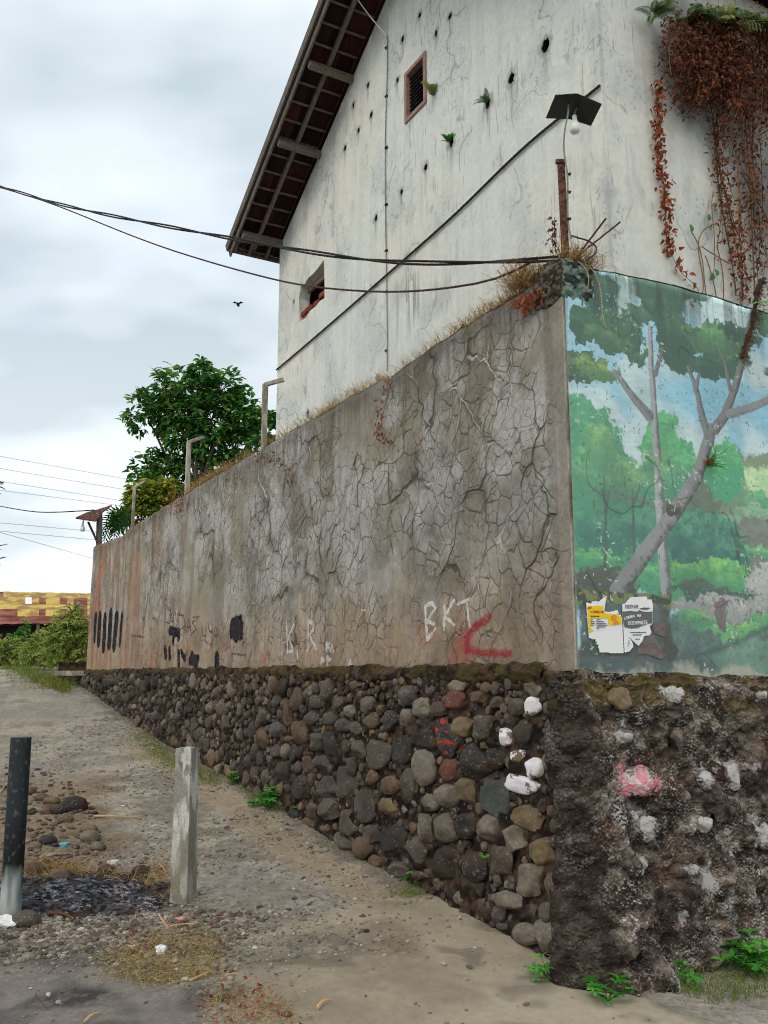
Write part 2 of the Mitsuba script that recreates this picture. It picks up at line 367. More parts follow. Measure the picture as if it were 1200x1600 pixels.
# --- mural: a painted landscape
def mural_color(p, n, uv):
    s, z = along(p, C, eR), p.z
    n1 = fbm(s * 9, z * 9, 1.0) - .5; n2 = fbm(s * 9, z * 9, 6.0) - .5
    f1 = fbm(s * 34, z * 34, 3.0) - .5; brush = fbm(s * 16 + z * 8, z * 46, 2.0)
    ff = fbm(s * 60, z * 75, 13.0, octaves=2) - .5
    X, Z = s + .15 * n1 + .06 * f1 + .03 * ff, z + .15 * n2 + .06 * f1 + .03 * ff
    lite = smoothstep(.40, .66, fbm(s * 17, z * 21, 9.0)); dabs = smoothstep(.42, .62, noise(s * 52, z * 64, 5.0))
    c = mix(srgb(196, 221, 226), srgb(150, 205, 226), smoothstep(.42, .62, fbm(s * 2.2 + z * 1.6, z * 3.0 - s * 1.5, 4.0)))

    def blob(c, x0, y0, x1, y1, col, col2=None, soft=.05, k=1.0):
        a, b = Rc(x0, y0), Rc(x1, y1)
        cx, cz, rx, rz = (a[0] + b[0]) / 2, (a[1] + b[1]) / 2, abs(b[0] - a[0]) / 2, abs(b[1] - a[1]) / 2
        q = dr.sqrt(dr.square((X - float(cx)) / float(rx)) + dr.square((Z - float(cz)) / float(rz)))
        m = smoothstep(1 + soft, 1 - soft, q)
        top = smoothstep(-.35, .75, (z - float(cz)) / float(rz) + 1.2 * n2)
        col = mix(col, col2, dr.clip(top * (.25 + .55 * lite + .35 * dabs), 0, 1)) if col2 else mi.Color3f(col)
        return mix(c, col, m * k)

    def line(c, pts, col, w0, w1, k=1.0, soft=.006, dark=None):
        q = Rc([a[0] for a in pts], [a[1] for a in pts]); best, wid = mi.Float(9), mi.Float(0)
        side = mi.Float(0)
        for i in range(len(q) - 1):
            dd, kk = segd(s + .012 * n1, z, q[i], q[i + 1]); ww = w0 + (w1 - w0) * (i + kk) / (len(q) - 1)
            near = dd - ww < best - wid
            side = dr.select(near, (s + .012 * n1 - float(q[i][0]) - kk * float(q[i + 1][0] - q[i][0])) / ww, side)
            best, wid = dr.select(near, dd, best), dr.select(near, ww, wid)
        cc = mi.Color3f(col) * (1.0 - .25 * brush) if dark is None else mix(col, dark, smoothstep(-.1, .9, side + .9 * f1)) * (1.06 - .3 * brush)
        return mix(c, cc, k * smoothstep(soft, -soft, best - wid))
    S = srgb
    blue = S(118, 190, 218)
    c = blob(c, 1010, 570, 1215, 690, blue, None, .5, .7); c = blob(c, 1130, 545, 1330, 640, S(205, 216, 216), None, .4, .8); c = blob(c, 1180, 600, 1300, 720, blue, None, .4, .6)
    # far hills
    c = blob(c, 1085, 688, 1360, 900, S(112, 138, 108), S(128, 148, 112), .04)
    c = blob(c, 1140, 715, 1330, 800, S(178, 218, 156), S(204, 230, 166), .15)
    c = blob(c, 1120, 775, 1360, 880, S(110, 150, 124), S(140, 190, 150), .08); c = blob(c, 1110, 795, 1330, 960, S(112, 120, 110), S(128, 134, 124), .06)
    # green masses on the left
    c = blob(c, 800, 605, 1005, 960, S(62, 150, 112), S(78, 172, 122), .03); c = blob(c, 985, 640, 1110, 960, S(66, 160, 112), S(92, 196, 118), .03)
    c = blob(c, 885, 690, 985, 800, S(70, 150, 110), S(120, 186, 118), .14); c = blob(c, 985, 700, 1080, 800, S(66, 144, 112), S(108, 180, 116), .14)
    c = blob(c, 905, 660, 960, 740, S(88, 160, 112), S(136, 196, 116), .12); c = blob(c, 955, 715, 1010, 775, S(84, 150, 106), S(138, 192, 110), .12)
    c = blob(c, 905, 765, 1110, 805, S(98, 118, 100), S(104, 132, 110), .35, .8); c = blob(c, 890, 785, 1000, 870, S(50, 128, 112), S(84, 158, 128), .2)
    c = blob(c, 970, 790, 1070, 870, S(52, 122, 112), S(78, 150, 128), .25); c = blob(c, 1085, 680, 1165, 790, S(52, 164, 112), S(84, 196, 108), .05)
    c = blob(c, 1075, 760, 1125, 830, S(98, 112, 96), S(110, 122, 104), .08); c = blob(c, 1045, 785, 1172, 960, S(36, 104, 102), S(78, 160, 124), .04)
    c = blob(c, 1155, 770, 1250, 800, S(76, 166, 120), S(96, 190, 120), .1); c = blob(c, 1150, 850, 1290, 885, S(70, 160, 110), S(96, 192, 110), .1)
    c = blob(c, 880, 850, 975, 905, S(60, 160, 112), S(112, 202, 112), .06); c = blob(c, 975, 875, 1060, 930, S(60, 164, 116), S(104, 200, 118), .06)
    c = blob(c, 1040, 872, 1170, 928, S(58, 150, 92), S(122, 206, 92), .06); c = blob(c, 875, 885, 990, 930, S(76, 82, 72), S(96, 100, 88), .12)
    c = blob(c, 1040, 908, 1175, 932, S(70, 92, 80), S(84, 104, 92), .2)
    # road and verge
    c = blob(c, 1160, 872, 1420, 960, S(176, 177, 175), S(198, 198, 194), .05); c = blob(c, 1030, 922, 1420, 985, S(152, 152, 152), S(186, 185, 182), .1)
    c = blob(c, 860, 955, 1420, 1120, S(66, 92, 92), S(92, 124, 114), .05); c = blob(c, 1120, 985, 1420, 1070, S(94, 138, 118), S(122, 160, 140), .2)
    c = blob(c, 1060, 950, 1125, 985, S(72, 146, 100), S(118, 206, 104), .1); c = blob(c, 1100, 968, 1190, 995, S(86, 170, 96), S(146, 214, 96), .1); c = blob(c, 1170, 950, 1300, 985, S(80, 160, 100), S(120, 206, 104), .1)
    c = line(c, [(1085, 1025), (1140, 1008), (1210, 974)], S(58, 84, 80), .012, .016, .8, .02); c = blob(c, 1113, 938, 1136, 980, S(112, 92, 104), S(122, 104, 112), .1)
    c = blob(c, 880, 995, 1070, 1060, S(60, 72, 80), S(82, 94, 100), .2, .85)
    for xx, yy in ((1150, 940), (1165, 957), (1186, 958), (1098, 962)): c = blob(c, xx - 4, yy - 4, xx + 4, yy + 4, S(104, 98, 104), None, .3, .8)
    for x0, y0, x1, y1, u, w_ in ((1260, 690, 1500, 1000, S(70, 150, 112), S(110, 186, 118)), (1440, 700, 1700, 1010, S(66, 136, 104), S(92, 170, 112)), (1640, 690, 2000, 1020, S(82, 158, 116), S(122, 192, 120)), (1300, 480, 1480, 620, S(58, 104, 82), S(92, 146, 92)), (1560, 520, 1760, 640, S(58, 104, 82), S(92, 146, 92))): c = blob(c, x0, y0, x1, y1, u, w_, .06)
    # thin distant trees
    for q in ([(944, 890), (943, 800), (941, 745)], [(943, 800), (950, 768)], [(942, 785), (937, 765)], [(988, 862), (987, 800), (986, 765)], [(987, 790), (998, 762)]): c = line(c, q, S(82, 104, 96), .013, .005, .9)
    # foliage at the top
    dk, md, lt = S(48, 90, 74), S(74, 122, 86), S(124, 164, 84)
    c = blob(c, 860, 400, 985, 500, S(44, 92, 84), S(70, 118, 96), .05); c = blob(c, 960, 400, 1110, 500, S(54, 96, 80), S(92, 140, 96), .06)
    c = blob(c, 1060, 430, 1260, 500, S(48, 100, 82), S(84, 146, 100), .05)
    c = blob(c, 962, 425, 990, 500, S(186, 214, 214), None, .35, .75); c = blob(c, 1068, 470, 1128, 506, S(192, 220, 224), None, .2, .9)
    c = blob(c, 1085, 432, 1200, 490, S(46, 96, 82), S(78, 132, 98), .1); c = blob(c, 935, 470, 1040, 525, S(58, 102, 84), S(84, 128, 92), .1); c = blob(c, 1000, 455, 1070, 520, S(48, 88, 76), S(72, 116, 88), .1)
    c = blob(c, 960, 535, 1012, 572, S(56, 100, 78), S(84, 128, 84), .1); c = blob(c, 1120, 540, 1165, 585, S(48, 92, 76), S(72, 120, 86), .12); c = blob(c, 885, 480, 930, 540, S(46, 88, 82), S(66, 112, 90), .1)
    c = blob(c, 890, 470, 1000, 566, dk, md, .04); c = blob(c, 905, 500, 985, 560, S(66, 106, 78), S(98, 140, 82), .08); c = blob(c, 868, 540, 940, 606, S(58, 96, 74), S(88, 126, 84), .05)
    c = blob(c, 893, 552, 970, 608, S(84, 126, 76), S(138, 172, 82), .06); c = blob(c, 1018, 478, 1090, 590, dk, S(70, 112, 88), .04)
    c = blob(c, 1060, 495, 1165, 570, S(70, 122, 84), S(98, 166, 88), .05); c = blob(c, 1075, 545, 1148, 604, S(46, 88, 74), S(66, 110, 84), .05); c = blob(c, 1120, 500, 1185, 550, S(46, 92, 76), S(70, 124, 88), .06)
    c = blob(c, 1172, 480, 1290, 555, S(60, 100, 84), S(92, 136, 100), .06); c = blob(c, 1188, 565, 1300, 625, S(50, 92, 76), S(84, 134, 90), .06)
    # trunks
    g0, g1 = S(176, 176, 182), S(104, 104, 110)
    c = line(c, [(1038, 925), (1030, 800), (1021, 660), (1012, 515)], g0, .046, .020, 1, .004, g1); c = line(c, [(1012, 650), (990, 625), (959, 583)], S(140, 140, 146), .04, .02, 1, .004, g1)
    c = line(c, [(1022, 585), (1032, 545)], S(120, 122, 126), .02, .01, 1, .004, g1)
    c = line(c, [(962, 925), (1000, 872), (1050, 805), (1088, 745), (1100, 700), (1108, 672)], S(150, 148, 152), .058, .044, 1, .004, S(70, 68, 74))
    c = line(c, [(1106, 690), (1094, 650), (1086, 612), (1073, 575)], S(132, 132, 138), .04, .014, 1, .004, S(84, 84, 90)); c = line(c, [(1084, 612), (1089, 585)], S(126, 126, 132), .02, .012, 1, .004, S(84, 84, 90))
    c = line(c, [(1108, 680), (1130, 650), (1146, 605), (1158, 560), (1175, 480)], S(132, 128, 132), .040, .024, 1, .004, S(66, 62, 66)); c = line(c, [(1136, 648), (1170, 638), (1215, 618)], S(146, 146, 152), .032, .026, 1, .004, S(96, 96, 104))
    c = line(c, [(1138, 610), (1130, 570), (1118, 540)], S(126, 128, 132), .02, .01, 1, .004, S(90, 90, 96))
    c = blob(c, 1018, 725, 1032, 745, S(120, 176, 110), None, .3, .6); c = blob(c, 1042, 785, 1070, 806, S(62, 56, 54), S(120, 112, 104), .15)
    c = c * (.84 + .3 * brush)
    # age: dark drips from the top, dirt, flaked white spots, pale foot
    drip = fbm(s * 22, z * .7, 3.0)
    c = c * (1 - .6 * smoothstep(3.45, 4.0, z) * smoothstep(.46, .66, drip)); c = c * (1 - .16 * smoothstep(.5, .7, fbm(s * 3, z * 2, 8.0)))
    a, b = Rc(902, 922), Rc(1050, 1028)
    q = dr.maximum(dr.abs(s - float(a[0] + b[0]) / 2 + .03 * n1) / float(b[0] - a[0]) * 2, dr.abs(z - float(a[1] + b[1]) / 2 + .03 * n2) / float(a[1] - b[1]) * 2)
    c = mix(c, mix(S(58, 56, 58), S(34, 50, 48), smoothstep(.4, .6, fbm(s * 7, z * 7, 5.0))), .85 * smoothstep(1.04, .96, q))
    c = blob(c, 1030, 918, 1054, 1034, S(52, 46, 46), S(84, 76, 76), .12); c = blob(c, 985, 1000, 1040, 1030, S(84, 74, 74), S(112, 100, 100), .2, .8)
    moss = smoothstep(1.06, 1.0, q) * smoothstep(float(a[1]) - .09, float(a[1]) - .05, z + .05 * n1)
    c = mix(c, mix(S(118, 124, 48), S(44, 42, 30), smoothstep(.45, .6, fbm(s * 26, z * 26, 4.0))), .9 * moss)
    chip = fbm(s * 46, z * 46, 11.0)
    c = mix(c, S(205, 208, 204), .7 * smoothstep(.70, .76, chip) * smoothstep(.55, .75, noise(s * 4, z * 4, 3.0)))
    c = mix(c, S(52, 56, 56), .6 * smoothstep(.73, .79, fbm(s * 52, z * 40, 15.0)))
    lum = dr.clip(mi.luminance(c), 0, 1); c = mix(c, mix(Col(.0, .0, .0) + lum * Col(.92, 1.02, 1.0), S(200, 222, 212), .45), .24) * 1.04; c = mix(c, S(66, 70, 66), .5 * (1 - smoothstep(.003, .012, dr.abs(fbm(s * 2.6, z * 2.2, 30.0) - .5))) * smoothstep(.5, .6, noise(s * 3, z * 3, 1.0)))
    c = mix(c, S(182, 182, 168), .8 * smoothstep(1.60, 1.53, z + .16 * n1 + .05 * f1))
    c = mix(c, S(150, 150, 140), .6 * smoothstep(.03, .012, s + .02 * f1))
    return dr.clip(c, 0, 1)


material('mural_mat', mural_color, .75, lambda p, n, uv: .004 * fbm(p.x * 24, p.y * 24, p.z * 30) + .0015 * noise(p.x * 110, p.y * 110, p.z * 110), 1.0)


# --- limewashed house wall
HOLES = [(629, 61, 1), (656, 23, 1), (703, 25, 1), (681, 52, 1), (852, 70, 1.6), (799, 122, 1.5), (762, 160, 1.4), (621, 125, 1), (665, 261, 1.1), (627, 300, 1), (575, 133, 1), (552, 164, 1), (580, 179, 1.1), (560, 204, 1), (539, 231, 1.1), (587, 341, 1.1), (459, 471, .7), (481, 645, 1), (705, 222, 1.3)]
def lime_color(p, n, uv):
    a, b = along(p, HC, dL), along(p, HC, eR); t = a - b; z = p.z
    big = fbm(t * .7, z * .7, 3.0); mid = fbm(t * 3.2, z * 2.2, 1.0); st = fbm(t * 13, z * .8, 6.0); st2 = fbm(t * 48, z * 4.5, 4.0); fine = fbm(t * 30, z * 30, 2.0, octaves=2)
    c = mix(srgb(210, 215, 210), srgb(214, 215, 206), smoothstep(.4, .62, big))
    c = mix(c, srgb(186, 195, 197), .42 * smoothstep(.48, .74, mid)); c = mix(c, srgb(190, 194, 190), .32 * smoothstep(.48, .72, st))
    c = mix(c, srgb(120, 122, 120), .45 * smoothstep(.68, .80, st2) * smoothstep(.48, .66, fbm(t * 2.1, z * 1.4, 9.0)))
    c = mix(c, srgb(140, 146, 148), .30 * smoothstep(.60, .80, fbm(t * 7, z * 3.4, 12.0)) * smoothstep(.48, .66, big))
    c = mix(c, srgb(112, 110, 102), .45 * smoothstep(.68, .78, fbm(t * 42, z * 34, 2.0)) * smoothstep(.45, .65, mid))
    q = Hc([640], [470])[0]
    c = mix(c, srgb(96, 98, 96), .65 * smoothstep(.52, .62, noise(t * 46, z * .9, 8.0)) * smoothstep(.3, .55, noise(t * 9, z * 6, 1.0)) * dr.exp(-dr.square((t - float(q[0])) / .30) - dr.square((z - float(q[1])) / .32)))
    c = mix(c, srgb(150, 160, 150), .55 * smoothstep(.7, .0, 7.30 + .553 * (6.27 - a) - z) * smoothstep(.3, .6, mid) * smoothstep(.02, .1, b + .1))  # eave shade painted in as a greenish band following the roof slope
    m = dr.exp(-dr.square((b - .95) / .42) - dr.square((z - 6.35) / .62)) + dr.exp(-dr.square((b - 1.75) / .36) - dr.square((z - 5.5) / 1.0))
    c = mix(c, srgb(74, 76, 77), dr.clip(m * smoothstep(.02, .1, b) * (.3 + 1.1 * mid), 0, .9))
    c = mix(c, srgb(158, 156, 150), .45 * smoothstep(.035, .0, dr.abs(b - .03 + .04 * (mid - .5))) * smoothstep(.35, .6, fbm(z * 3, t * 2, 5.0)))
    for x, y, k in HOLES:
        h = Hc([x], [y])[0]; dx, dz = t - float(h[0]), z - float(h[1])
        c = mix(c, srgb(112, 116, 114), .55 * dr.exp(-dr.square(dx / (.022 * k))) * smoothstep(.02, -.05, dz) * smoothstep(-.30 * k, -.04, dz) * (.4 + fine) * dr.select(b < .05, 1.0, 0.0))
        c = mix(c, srgb(110, 110, 106), .45 * smoothstep(1.9, 1.0, dr.sqrt(dx * dx + dz * dz) / (.040 * k) + .9 * (fine - .5)) * dr.select(b < .05, 1.0, 0.0))
    hair = 1 - smoothstep(.004, .016, dr.abs(fbm(t * 2.3, z * 2.0, 30.0) - .5))
    c = mix(c, srgb(140, 140, 132), .5 * hair * smoothstep(.48, .6, mid))
    return dr.clip(c * (.92 + .16 * fine), 0, 1)


material('limewash_mat', lime_color, .9, lambda p, n, uv: .010 * fbm(p.x * 7, p.y * 7, p.z * 7) + .003 * fbm(p.x * 45, p.y * 45, p.z * 45), 1.0)


# --- ground
SLAB = Gp([330, 365, 450, 560, 640, 760, 900, 1100, 1100, 330], [1640, 1480, 1440, 1408, 1396, 1420, 1500, 1600, 2200, 2200])
TAR = Gp([-200, 60, 200, 290, 330, 330, -200], [1465, 1450, 1470, 1530, 1600, 2200, 2200])
ASHC = Gp([138], [1398])[0]


def polydist(x, y, poly):
    """Signed distance to a polygon given as world points, negative inside."""
    q = poly[:, :2]; best = mi.Float(1e6); inside = mi.Float(1)
    for i in range(len(q)):
        a, b = q[i], q[(i + 1) % len(q)]
        best = dr.minimum(best, segd(x, y, a, b)[0])
        dy = float(b[1] - a[1]) or 1e-9
        cross = ((y < float(a[1])) ^ (y < float(b[1]))) & (x < float(a[0]) + (y - float(a[1])) * float(b[0] - a[0]) / dy)
        inside = dr.select(cross, -inside, inside)
    return best * inside


def ground_color(p, n, uv):
    x, y = p.x, p.y
    big = fbm(x * .8, y * .8, 2.0); mid = fbm(x * 3.5, y * 3.5, 5.0); fine = fbm(x * 22, y * 22, 1.0); grit = noise(x * 75, y * 75, 3.0)
    a, b, r = voronoi(x * 26 + 2 * mid, y * 26)
    c = mix(srgb(124, 117, 107), srgb(152, 144, 131), smoothstep(.38, .62, mid)); c = mix(c, srgb(130, 126, 120), .6 * smoothstep(.45, .62, big))
    peb = smoothstep(.42, .28, a) * smoothstep(.35, .6, r + .5 * (mid - .5))
    c = mix(c, mix(srgb(96, 92, 90), srgb(150, 142, 130), r), .65 * peb)
    c = c * (.66 + .68 * fine) * (.86 + .28 * grit)
    t, w = along(p, C, dL), -along(p, C, eR)
    wig = .16 * (mid - .5)
    strip = smoothstep(.20, .28, w + wig) * smoothstep(.66, .54, w + wig) * smoothstep(.8, 1.6, t) * smoothstep(9.5, 7.0, t)
    c = mix(c, srgb(146, 129, 104) , .6 * strip * (.7 + .6 * big))
    foot = smoothstep(.30, .10, w + wig) * smoothstep(-.3, .2, w)
    c = mix(c, srgb(84, 74, 58), .65 * foot)
    slab = smoothstep(.05, -.07, polydist(x, y, SLAB) + .22 * (mid - .5) + .05 * (fine - .5))
    sc = mix(srgb(133, 123, 107), srgb(155, 144, 126), smoothstep(.38, .65, big + .4 * (mid - .5))) * (.86 + .22 * fine) * (.93 + .14 * grit)
    sc = mix(sc, srgb(98, 88, 72), .55 * smoothstep(.56, .72, fbm(x * 1.7, y * 2.2, 19.0)))
    sc = mix(sc, srgb(88, 82, 74), .5 * smoothstep(.52, .7, fbm(x * 4.2, y * 5, 29.0))); sc = mix(sc, srgb(154, 144, 126), .3 * smoothstep(.58, .80, fbm(x * 9, y * 9, 33.0)))
    c = mix(c, sc, slab)
    tar = smoothstep(.05, -.05, polydist(x, y, TAR) + .3 * (mid - .5) + .06 * (fine - .5))
    tc = mix(srgb(92, 88, 84), srgb(116, 110, 104), smoothstep(.4, .62, mid)) * (.82 + .3 * fine) * (.85 + .3 * grit)
    c = mix(c, tc, tar)
    q = Gp([118], [1560])[0]
    c = mix(c, srgb(38, 38, 42), .75 * smoothstep(.35, .62, .6 * fine + .4 * mid) * smoothstep(.85, .25, dr.sqrt(dr.square((x - float(q[0])) / .45) + dr.square((y - float(q[1])) / .22)) + .8 * (mid - .5)))
    rub = smoothstep(-.05, -.5, x + .3 * (y - 6.3) + 1.5 + .6 * (mid - .5)) * smoothstep(6.0, 6.6, y) * smoothstep(10.5, 8.8, y)
    c = mix(c, mix(srgb(92, 74, 56), srgb(122, 100, 74), fine), .7 * rub)
    qd = dr.sqrt(dr.square((x - float(ASHC[0])) / .62) + dr.square((y - float(ASHC[1])) / .42)) + .9 * (mid - .5) + .3 * (fine - .5)
    c = mix(c, srgb(48, 40, 36), .85 * smoothstep(1.35, .95, qd))
    verge = smoothstep(17.0, 19.5, y + 1.5 * (big - .5)) * smoothstep(-5.6, -5.0, x + .22 * (y - 18) + .8 * (mid - .5))
    c = mix(c, srgb(84, 92, 50), .8 * verge)
    return dr.clip(c, 0, 1)


def ground_bump(p, n, uv):
    x, y = p.x, p.y
    a, b, r = voronoi(x * 26 + 2 * fbm(x * 3.5, y * 3.5, 5.0), y * 26)
    soft = smoothstep(-.05, .08, polydist(x, y, SLAB)) * smoothstep(-.05, .08, polydist(x, y, TAR))
    return (.010 * smoothstep(.5, .2, a) * smoothstep(.3, .6, r) + .010 * fbm(x * 20, y * 20, 2.0)) * (.15 + .85 * soft) + .0025 * noise(x * 85, y * 85, 2.0)


material('ground_mat', ground_color, .95, ground_bump, 1.0, eps=3e-3)

# --- stones: uv.x the tone, uv.y the paint (0 none, .3 white, .6 pink, .9 red)
PAL = [srgb(*q) for q in ((48, 45, 43), (84, 79, 73), (118, 111, 100), (104, 86, 70), (122, 106, 80), (136, 128, 116), (100, 60, 46), (84, 90, 90))]


def stone_color(p, n, uv):
    c = mi.Color3f(*PAL[0])
    for k in range(1, len(PAL)): c = dr.select(uv.x * len(PAL) > k, mi.Color3f(*PAL[k]), c)
    g = fbm(p.x * 55, p.y * 55, p.z * 55); big = fbm(p.x * 9, p.y * 9, p.z * 9)
    c = c * (.55 + .62 * g) * (.72 + .46 * big)
    c = mix(c, srgb(66, 52, 40), .6 * smoothstep(.46, .66, big))
    c = mix(c, srgb(160, 156, 146), .30 * smoothstep(.56, .76, fbm(p.x * 75, p.y * 75, p.z * 75, octaves=2)) * smoothstep(.42, .6, fbm(p.x * 17, p.y * 17, p.z * 17 + 8)))
    k = smoothstep(.40, .47, .75 * fbm(p.x * 13, p.y * 13, p.z * 13 + 3) + .25 * fbm(p.x * 70, p.y * 70, p.z * 70, octaves=2))
    paint = dr.select(uv.y > .75, mi.Color3f(*srgb(170, 40, 34)), dr.select(uv.y > .45, mi.Color3f(*srgb(226, 140, 152)), mi.Color3f(*srgb(222, 218, 224))))
    k = dr.select(uv.y > .75, smoothstep(.60, .68, fbm(p.x * 14, p.y * 14, p.z * 30 + 1)), k)
    c = c * mi.Color3f(.98, .95, .91) * (1.12 - .35 * smoothstep(.5, .64, fbm(p.x * 2.3, p.y * 2.3, p.z * 2.3 + 5)))
    return mix(c, paint, .92 * k * dr.select(uv.y > .1, 1.0, 0.0))


material('stone_mat', stone_color, .72, None, specular=.35)


def soil_color(p, n, uv):
    g = fbm(p.x * 14, p.y * 14, p.z * 14); f = fbm(p.x * 80, p.y * 80, p.z * 80, octaves=2)
    c = mix(srgb(30, 24, 20), srgb(78, 62, 50), smoothstep(.38, .72, g)) * (.55 + .8 * f)
    c = mix(c, mix(srgb(56, 46, 28), srgb(92, 80, 44), f), .8 * smoothstep(1.42, 1.54, p.z + .2 * (g - .5)) * smoothstep(.42, .60, fbm(p.x * 5, p.y * 5, p.z * 5)))
    return c


material('soil_mat', soil_color, .98, lambda p, n, uv: .02 * fbm(p.x * 30, p.y * 30, p.z * 30), 1.0)


def rubble_color(p, n, uv):
    a, b = along(p, C, eR), along(p, C, dL)
    g = fbm(p.x * 10, p.y * 10, p.z * 10); m = fbm(p.x * 28, p.y * 28, p.z * 28); f = fbm(p.x * 95, p.y * 95, p.z * 95, octaves=2)
    c = mix(srgb(60, 52, 46), srgb(122, 111, 100), smoothstep(.36, .64, g)) * (.40 + 1.15 * m) * (.6 + .8 * f)
    c = mix(c, srgb(72, 50, 36), .6 * smoothstep(.5, .68, fbm(p.x * 4, p.y * 4, p.z * 4 + 9)))
    patchy = fbm(p.x * 3.1, p.y * 3.1, p.z * 2.6 + 14)
    c = mix(c, srgb(158, 154, 148), .65 * smoothstep(.50, .72, .6 * f + .4 * m) * smoothstep(.34, .58, patchy)); c = mix(c, srgb(30, 26, 24), .7 * smoothstep(.46, .32, .5 * f + .5 * m))
    c = mix(c, srgb(206, 204, 200), .35 * smoothstep(.62, .72, noise(p.x * 120, p.y * 120, p.z * 120)) * smoothstep(.50, .62, fbm(p.x * 14, p.y * 14, p.z * 9 + 70)))
    c = mix(c, srgb(196, 194, 190), .75 * smoothstep(.60, .70, .6 * f + .4 * m) * smoothstep(.44, .64, patchy))
    c = mix(c, srgb(188, 187, 184), .7 * smoothstep(.60, .69, .72 * fbm(p.x * 6, p.y * 6, p.z * 5 + 30) + .28 * f))
    c = mix(c, srgb(40, 32, 27), .6 * smoothstep(.52, .66, fbm(p.x * 8, p.y * 8, p.z * 6 + 50)))
    c = mix(c, srgb(92, 78, 36), .85 * smoothstep(1.26, 1.5, p.z + .3 * (g - .5)) * smoothstep(.40, .56, fbm(p.x * 6, p.y * 6, p.z * 9)))
    c = mix(c, srgb(40, 34, 30), .7 * smoothstep(.06, -.06, a + .14 * (g - .5)))
    return c


PAINT = [(460, 540, 110, 72, 1), (400, 325, 36, 30, 0), (905, 500, 50, 62, 0), (785, 525, 45, 45, 0), (770, 735, 50, 42, 0), (510, 740, 70, 62, 0), (480, 915, 28, 36, 0), (1050, 790, 70, 70, 0), (1040, 140, 30, 28, 0), (1018, 465, 24, 22, 0), (720, 945, 36, 26, 0), (665, 1165, 30, 50, 0), (630, 130, 60, 36, 0), (960, 1300, 80, 60, 0), (520, 1400, 60, 90, 0)]


def painted_rubble(p, n, uv):
    c = rubble_color(p, n, uv); a, z = along(p, C, eR), p.z
    f = fbm(p.x * 85, p.y * 85, p.z * 85, octaves=2); w = fbm(p.x * 17, p.y * 17, p.z * 17 + 3)
    for x, y, rx, ry, pink in PAINT:
        q = Rc([840 + x / 2.963], [1040 + y / 2.963], .1)[0]
        dd = dr.sqrt(dr.square((a - float(q[0])) / (rx / 741)) + dr.square((z - float(q[1])) / (ry / 776)))
        k = smoothstep(1.05, .55, dd + 1.5 * (w - .5) + .9 * (f - .5))
        c = mix(c, mix(srgb(226, 146, 158), srgb(216, 206, 206), smoothstep(.45, .6, w)) if pink else mi.Color3f(*srgb(196, 196, 194)), (.92 if pink else .8) * k)
    return c


material('rubble_mat', painted_rubble, .95, lambda p, n, uv: .022 * fbm(p.x * 38, p.y * 38, p.z * 38) + .012 * noise(p.x * 110, p.y * 110, p.z * 110), 1.0)
def knob_color(p, n, uv):
    f = fbm(p.x * 34, p.y * 34, p.z * 34); s = along(p, C, eR)
    c = mix(srgb(50, 45, 40), srgb(104, 98, 88), smoothstep(.46, .66, f))
    teal = mix(srgb(76, 96, 88), srgb(122, 136, 122), smoothstep(.4, .6, f))
    teal = mix(teal, srgb(30, 34, 32), .9 * smoothstep(.50, .58, fbm(p.x * 21, p.y * 21, p.z * 21 + 7) + .5 * (s - .12)))
    return mix(c, teal, smoothstep(-.004, .006, s))


material('dark_moss_mat', knob_color, .95, lambda p, n, uv: .015 * fbm(p.x * 40, p.y * 40, p.z * 40), 1.0)


def wood_color(p, n, uv):
    g = fbm(p.x * 40, p.y * 40, p.z * 8 + uv.x * 20)
    return mix(srgb(78, 72, 66), srgb(132, 124, 114), g) * (.8 + .4 * uv.x)


material('wood_mat', wood_color, .85)
material('tile_mat', grain(ramp([srgb(34, 21, 22), srgb(56, 30, 30), srgb(74, 38, 34)]), .35, 25.0), .9)
material('rust_mat', lambda p, n, uv: mix(srgb(58, 40, 36), srgb(112, 74, 60), smoothstep(.35, .65, fbm(p.x * 45, p.y * 45, p.z * 45))), .85)
material('sheet_mat', lambda p, n, uv: mix(mix(srgb(104, 54, 50), srgb(142, 92, 76), smoothstep(.35, .7, fbm(p.x * 1.6, p.y * 1.6, p.z * 4))), mix(srgb(186, 162, 84), srgb(146, 116, 74), smoothstep(.42, .62, fbm(p.x * 2.2, p.y * 2.2, p.z * 4))), smoothstep(.4, .6, uv.x)) * (.8 + .4 * fbm(p.x * 2, p.y * 2, p.z * 9)), .8)
material('black_mat', (.012, .012, .013), .5)
material('cable_mat', (.016, .013, .014), .55)
material('brown_cable_mat', (.06, .032, .028), .55)
material('grey_cable_mat', (.20, .19, .18), .6)
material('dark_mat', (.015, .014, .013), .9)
material('line_mat', (.12, .13, .15), .7)
material('bulb_mat', (.78, .80, .78), .25, specular=.5)
material('concrete_mat', lambda p, n, uv: mix(srgb(128, 122, 108), srgb(176, 172, 160), smoothstep(.35, .65, fbm(p.x * 12, p.y * 12, p.z * 4))) * (.82 + .36 * fbm(p.x * 70, p.y * 70, p.z * 70, octaves=2)), .9, lambda p, n, uv: .008 * fbm(p.x * 50, p.y * 50, p.z * 30), 1.0)


def post_color(p, n, uv):
    g = fbm(p.x * 25, p.y * 25, p.z * 5); f = fbm(p.x * 90, p.y * 90, p.z * 90, octaves=2)
    c = mix(srgb(142, 140, 130), srgb(200, 199, 192), smoothstep(.38, .62, g)) * (.72 + .54 * f)
    c = mix(c, srgb(118, 113, 92), .5 * smoothstep(.55, .1, p.z - .15 + .3 * (g - .5)))
    c = mix(c, srgb(70, 68, 62), .7 * smoothstep(.56, .70, fbm(p.x * 30, p.y * 30, p.z * 14)) * smoothstep(.9, 1.05, p.z + .2 * g))
    return c


